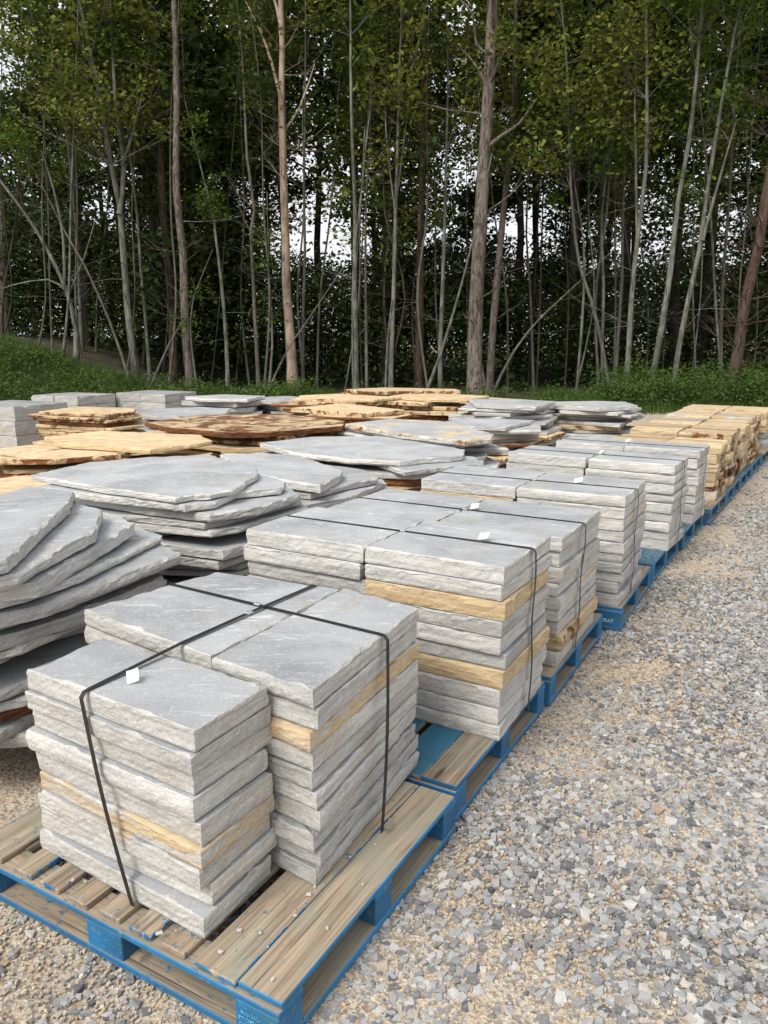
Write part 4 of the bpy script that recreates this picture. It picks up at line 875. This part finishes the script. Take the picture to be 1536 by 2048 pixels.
protos = [bg_proto('dark', 11, 16, 0.17, 5.5, 3.4, 50, 9, 0.26, 0.36), bg_proto('dark', 12, 15, 0.14, 3.5, 3.0, 48, 9, 0.26, 0.36), bg_proto('green', 13, 14, 0.12, 4.5, 2.8, 46, 9, 0.22, 0.32), bg_proto('dark', 14, 17, 0.20, 7.5, 3.6, 50, 9, 0.28, 0.38), bg_proto('dark', 15, 8, 0.08, 1.4, 2.4, 46, 9, 0.22, 0.32)]
random.seed(31)
spots = []
def try_spot(x, y, dmin):
    if any((x - a) ** 2 + (y - b) ** 2 < dmin * dmin for a, b in spots): return False
    spots.append((x, y)); return True
n = 0
for band, (ya, yb, cnt, dmin) in enumerate(((26.5, 32, 31, 1.4), (32, 40, 31, 1.7), (40, 52, 24, 2.2))):
    made = tries = 0
    while made < cnt and tries < 3000:
        tries += 1; y = random.uniform(ya, yb); x = random.uniform(-0.62 * y - 6, 0.58 * y + 4)
        px = 768 + FPX * x / y
        thin = 460 < px < 725                                            # the thin place in the wood where the sky shows below the crowns
        if thin and random.random() < 0.35: continue
        if 850 < px < 940 and random.random() < 0.6: continue
        if not try_spot(x, y, dmin): continue
        made += 1; k = random.choice((0, 0, 1, 2, 3, 4, 4) if band == 0 else (0, 1, 1, 3, 4, 4))
        if thin: k = 3 if band < 2 else random.choice((3, 3, 0, 1))
        root = empty('forest_tree', (x, y, floor_z(x, y)), random.uniform(0, 6.28)); s_ = random.uniform(0.85, 1.2) if not thin else random.uniform(1.0, 1.2) + 0.008 * (y - 30); root.scale = (s_, s_, s_ * random.uniform(0.95, 1.1))
        tag(root, ['dark-trunked broadleaf tree standing just behind the front saplings', 'dark tree standing in the middle of the wood', 'dark tree standing at the far back of the wood'][band], 'tree', ['dark trees behind the front saplings', 'dark trees in the middle of the wood', 'dark trees at the back of the wood'][band])
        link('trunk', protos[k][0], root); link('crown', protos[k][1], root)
# ---- understorey and ground cover: one mass each
def mass(name, label, cat, centres, per, spread, size, leaf, flat=0.8, aspect=0.62):
    v, f = leaf_cloud(centres, per, spread, size, flat, 0.2, aspect); return tag(link(name, np_mesh(name, v, f, LEAF[leaf])), label, cat, kind='stuff')
np.random.seed(3); random.seed(3)
cs = []
for k in range(8800):
    y = random.uniform(25.5, 50); x = random.uniform(-0.62 * y - 6, 0.6 * y + 3); hmax = 2.2 + 3.4 * (0.5 + 0.5 * nz(x * 0.25, y * 0.25, 9)) + 0.09 * (y - 25)
    cs.append((x, y, floor_z(x, y) + hmax * random.random() ** 0.8))
for k in range(2600):
    y = random.uniform(44, 56); x = random.uniform(-0.62 * y - 6, 0.62 * y + 4)
    cs.append((x, y, floor_z(x, y) + 4.2 * random.random()))
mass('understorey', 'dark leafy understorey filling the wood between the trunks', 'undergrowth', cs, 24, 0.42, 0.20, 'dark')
cs = []
for k in range(3300):
    y = random.uniform(18.9, 22.5); x = random.uniform(-14.5, 13.5)
    w = (0.75 + 0.8 * nz(x * 0.9, y * 0.6, 2)) if x > 5.9 else ((0.55 + 0.9 * nz(x * 0.8, y * 0.4, 8)) if x < -2.0 else 0.10)
    if random.random() > w: continue
    h = (1.05 if x > 5.9 else (0.42 if -9 < x < -2 else (0.7 if x <= -9 else 0.4))) * (0.55 + 0.6 * nz(x * 0.7, y * 0.7, 3) + 0.3)
    if x > 5.9 and x < 6.8: h *= 0.7
    z = floor_z(x, y)
    for q in range(5): cs.append((x + random.gauss(0, 0.07), y + random.gauss(0, 0.07), z + max(0.05, h * (q + random.random()) / 5)))
mass('weeds', 'green weeds and brambles along the foot of the wood', 'weeds', cs, 9, 0.11, 0.11, 'weed', 1.0, 0.36)
# grass on the bank and along the yard edge
gx = np.random.uniform(-15, 12, 42000); gy = np.random.uniform(18.4, 23.5, 42000)
keep = (gx < -1.5) | (gx > 4.5) | (np.random.rand(42000) < 0.06); gx, gy = gx[keep], gy[keep]
gz = np.array([floor_z(a, b_) for a, b_ in zip(gx, gy)]); hh = np.random.uniform(0.08, 0.32, len(gx)); an = np.random.uniform(0, 6.28, len(gx)); bx, by = np.random.normal(0, 0.10, len(gx)), np.random.normal(0, 0.10, len(gx))
wv = np.stack([np.cos(an), np.sin(an), 0 * an], 1) * 0.012; b0 = np.stack([gx, gy, gz - 0.02], 1)
v = np.stack([b0 - wv, b0 + wv, b0 + np.stack([bx, by, hh], 1)], 1).reshape(-1, 3)
tag(link('grass', np_mesh('grass', v, np.arange(len(v)).reshape(-1, 3), LEAF['weed'])), 'rough grass on the bank and yard edge below the wood', 'grass', kind='stuff')
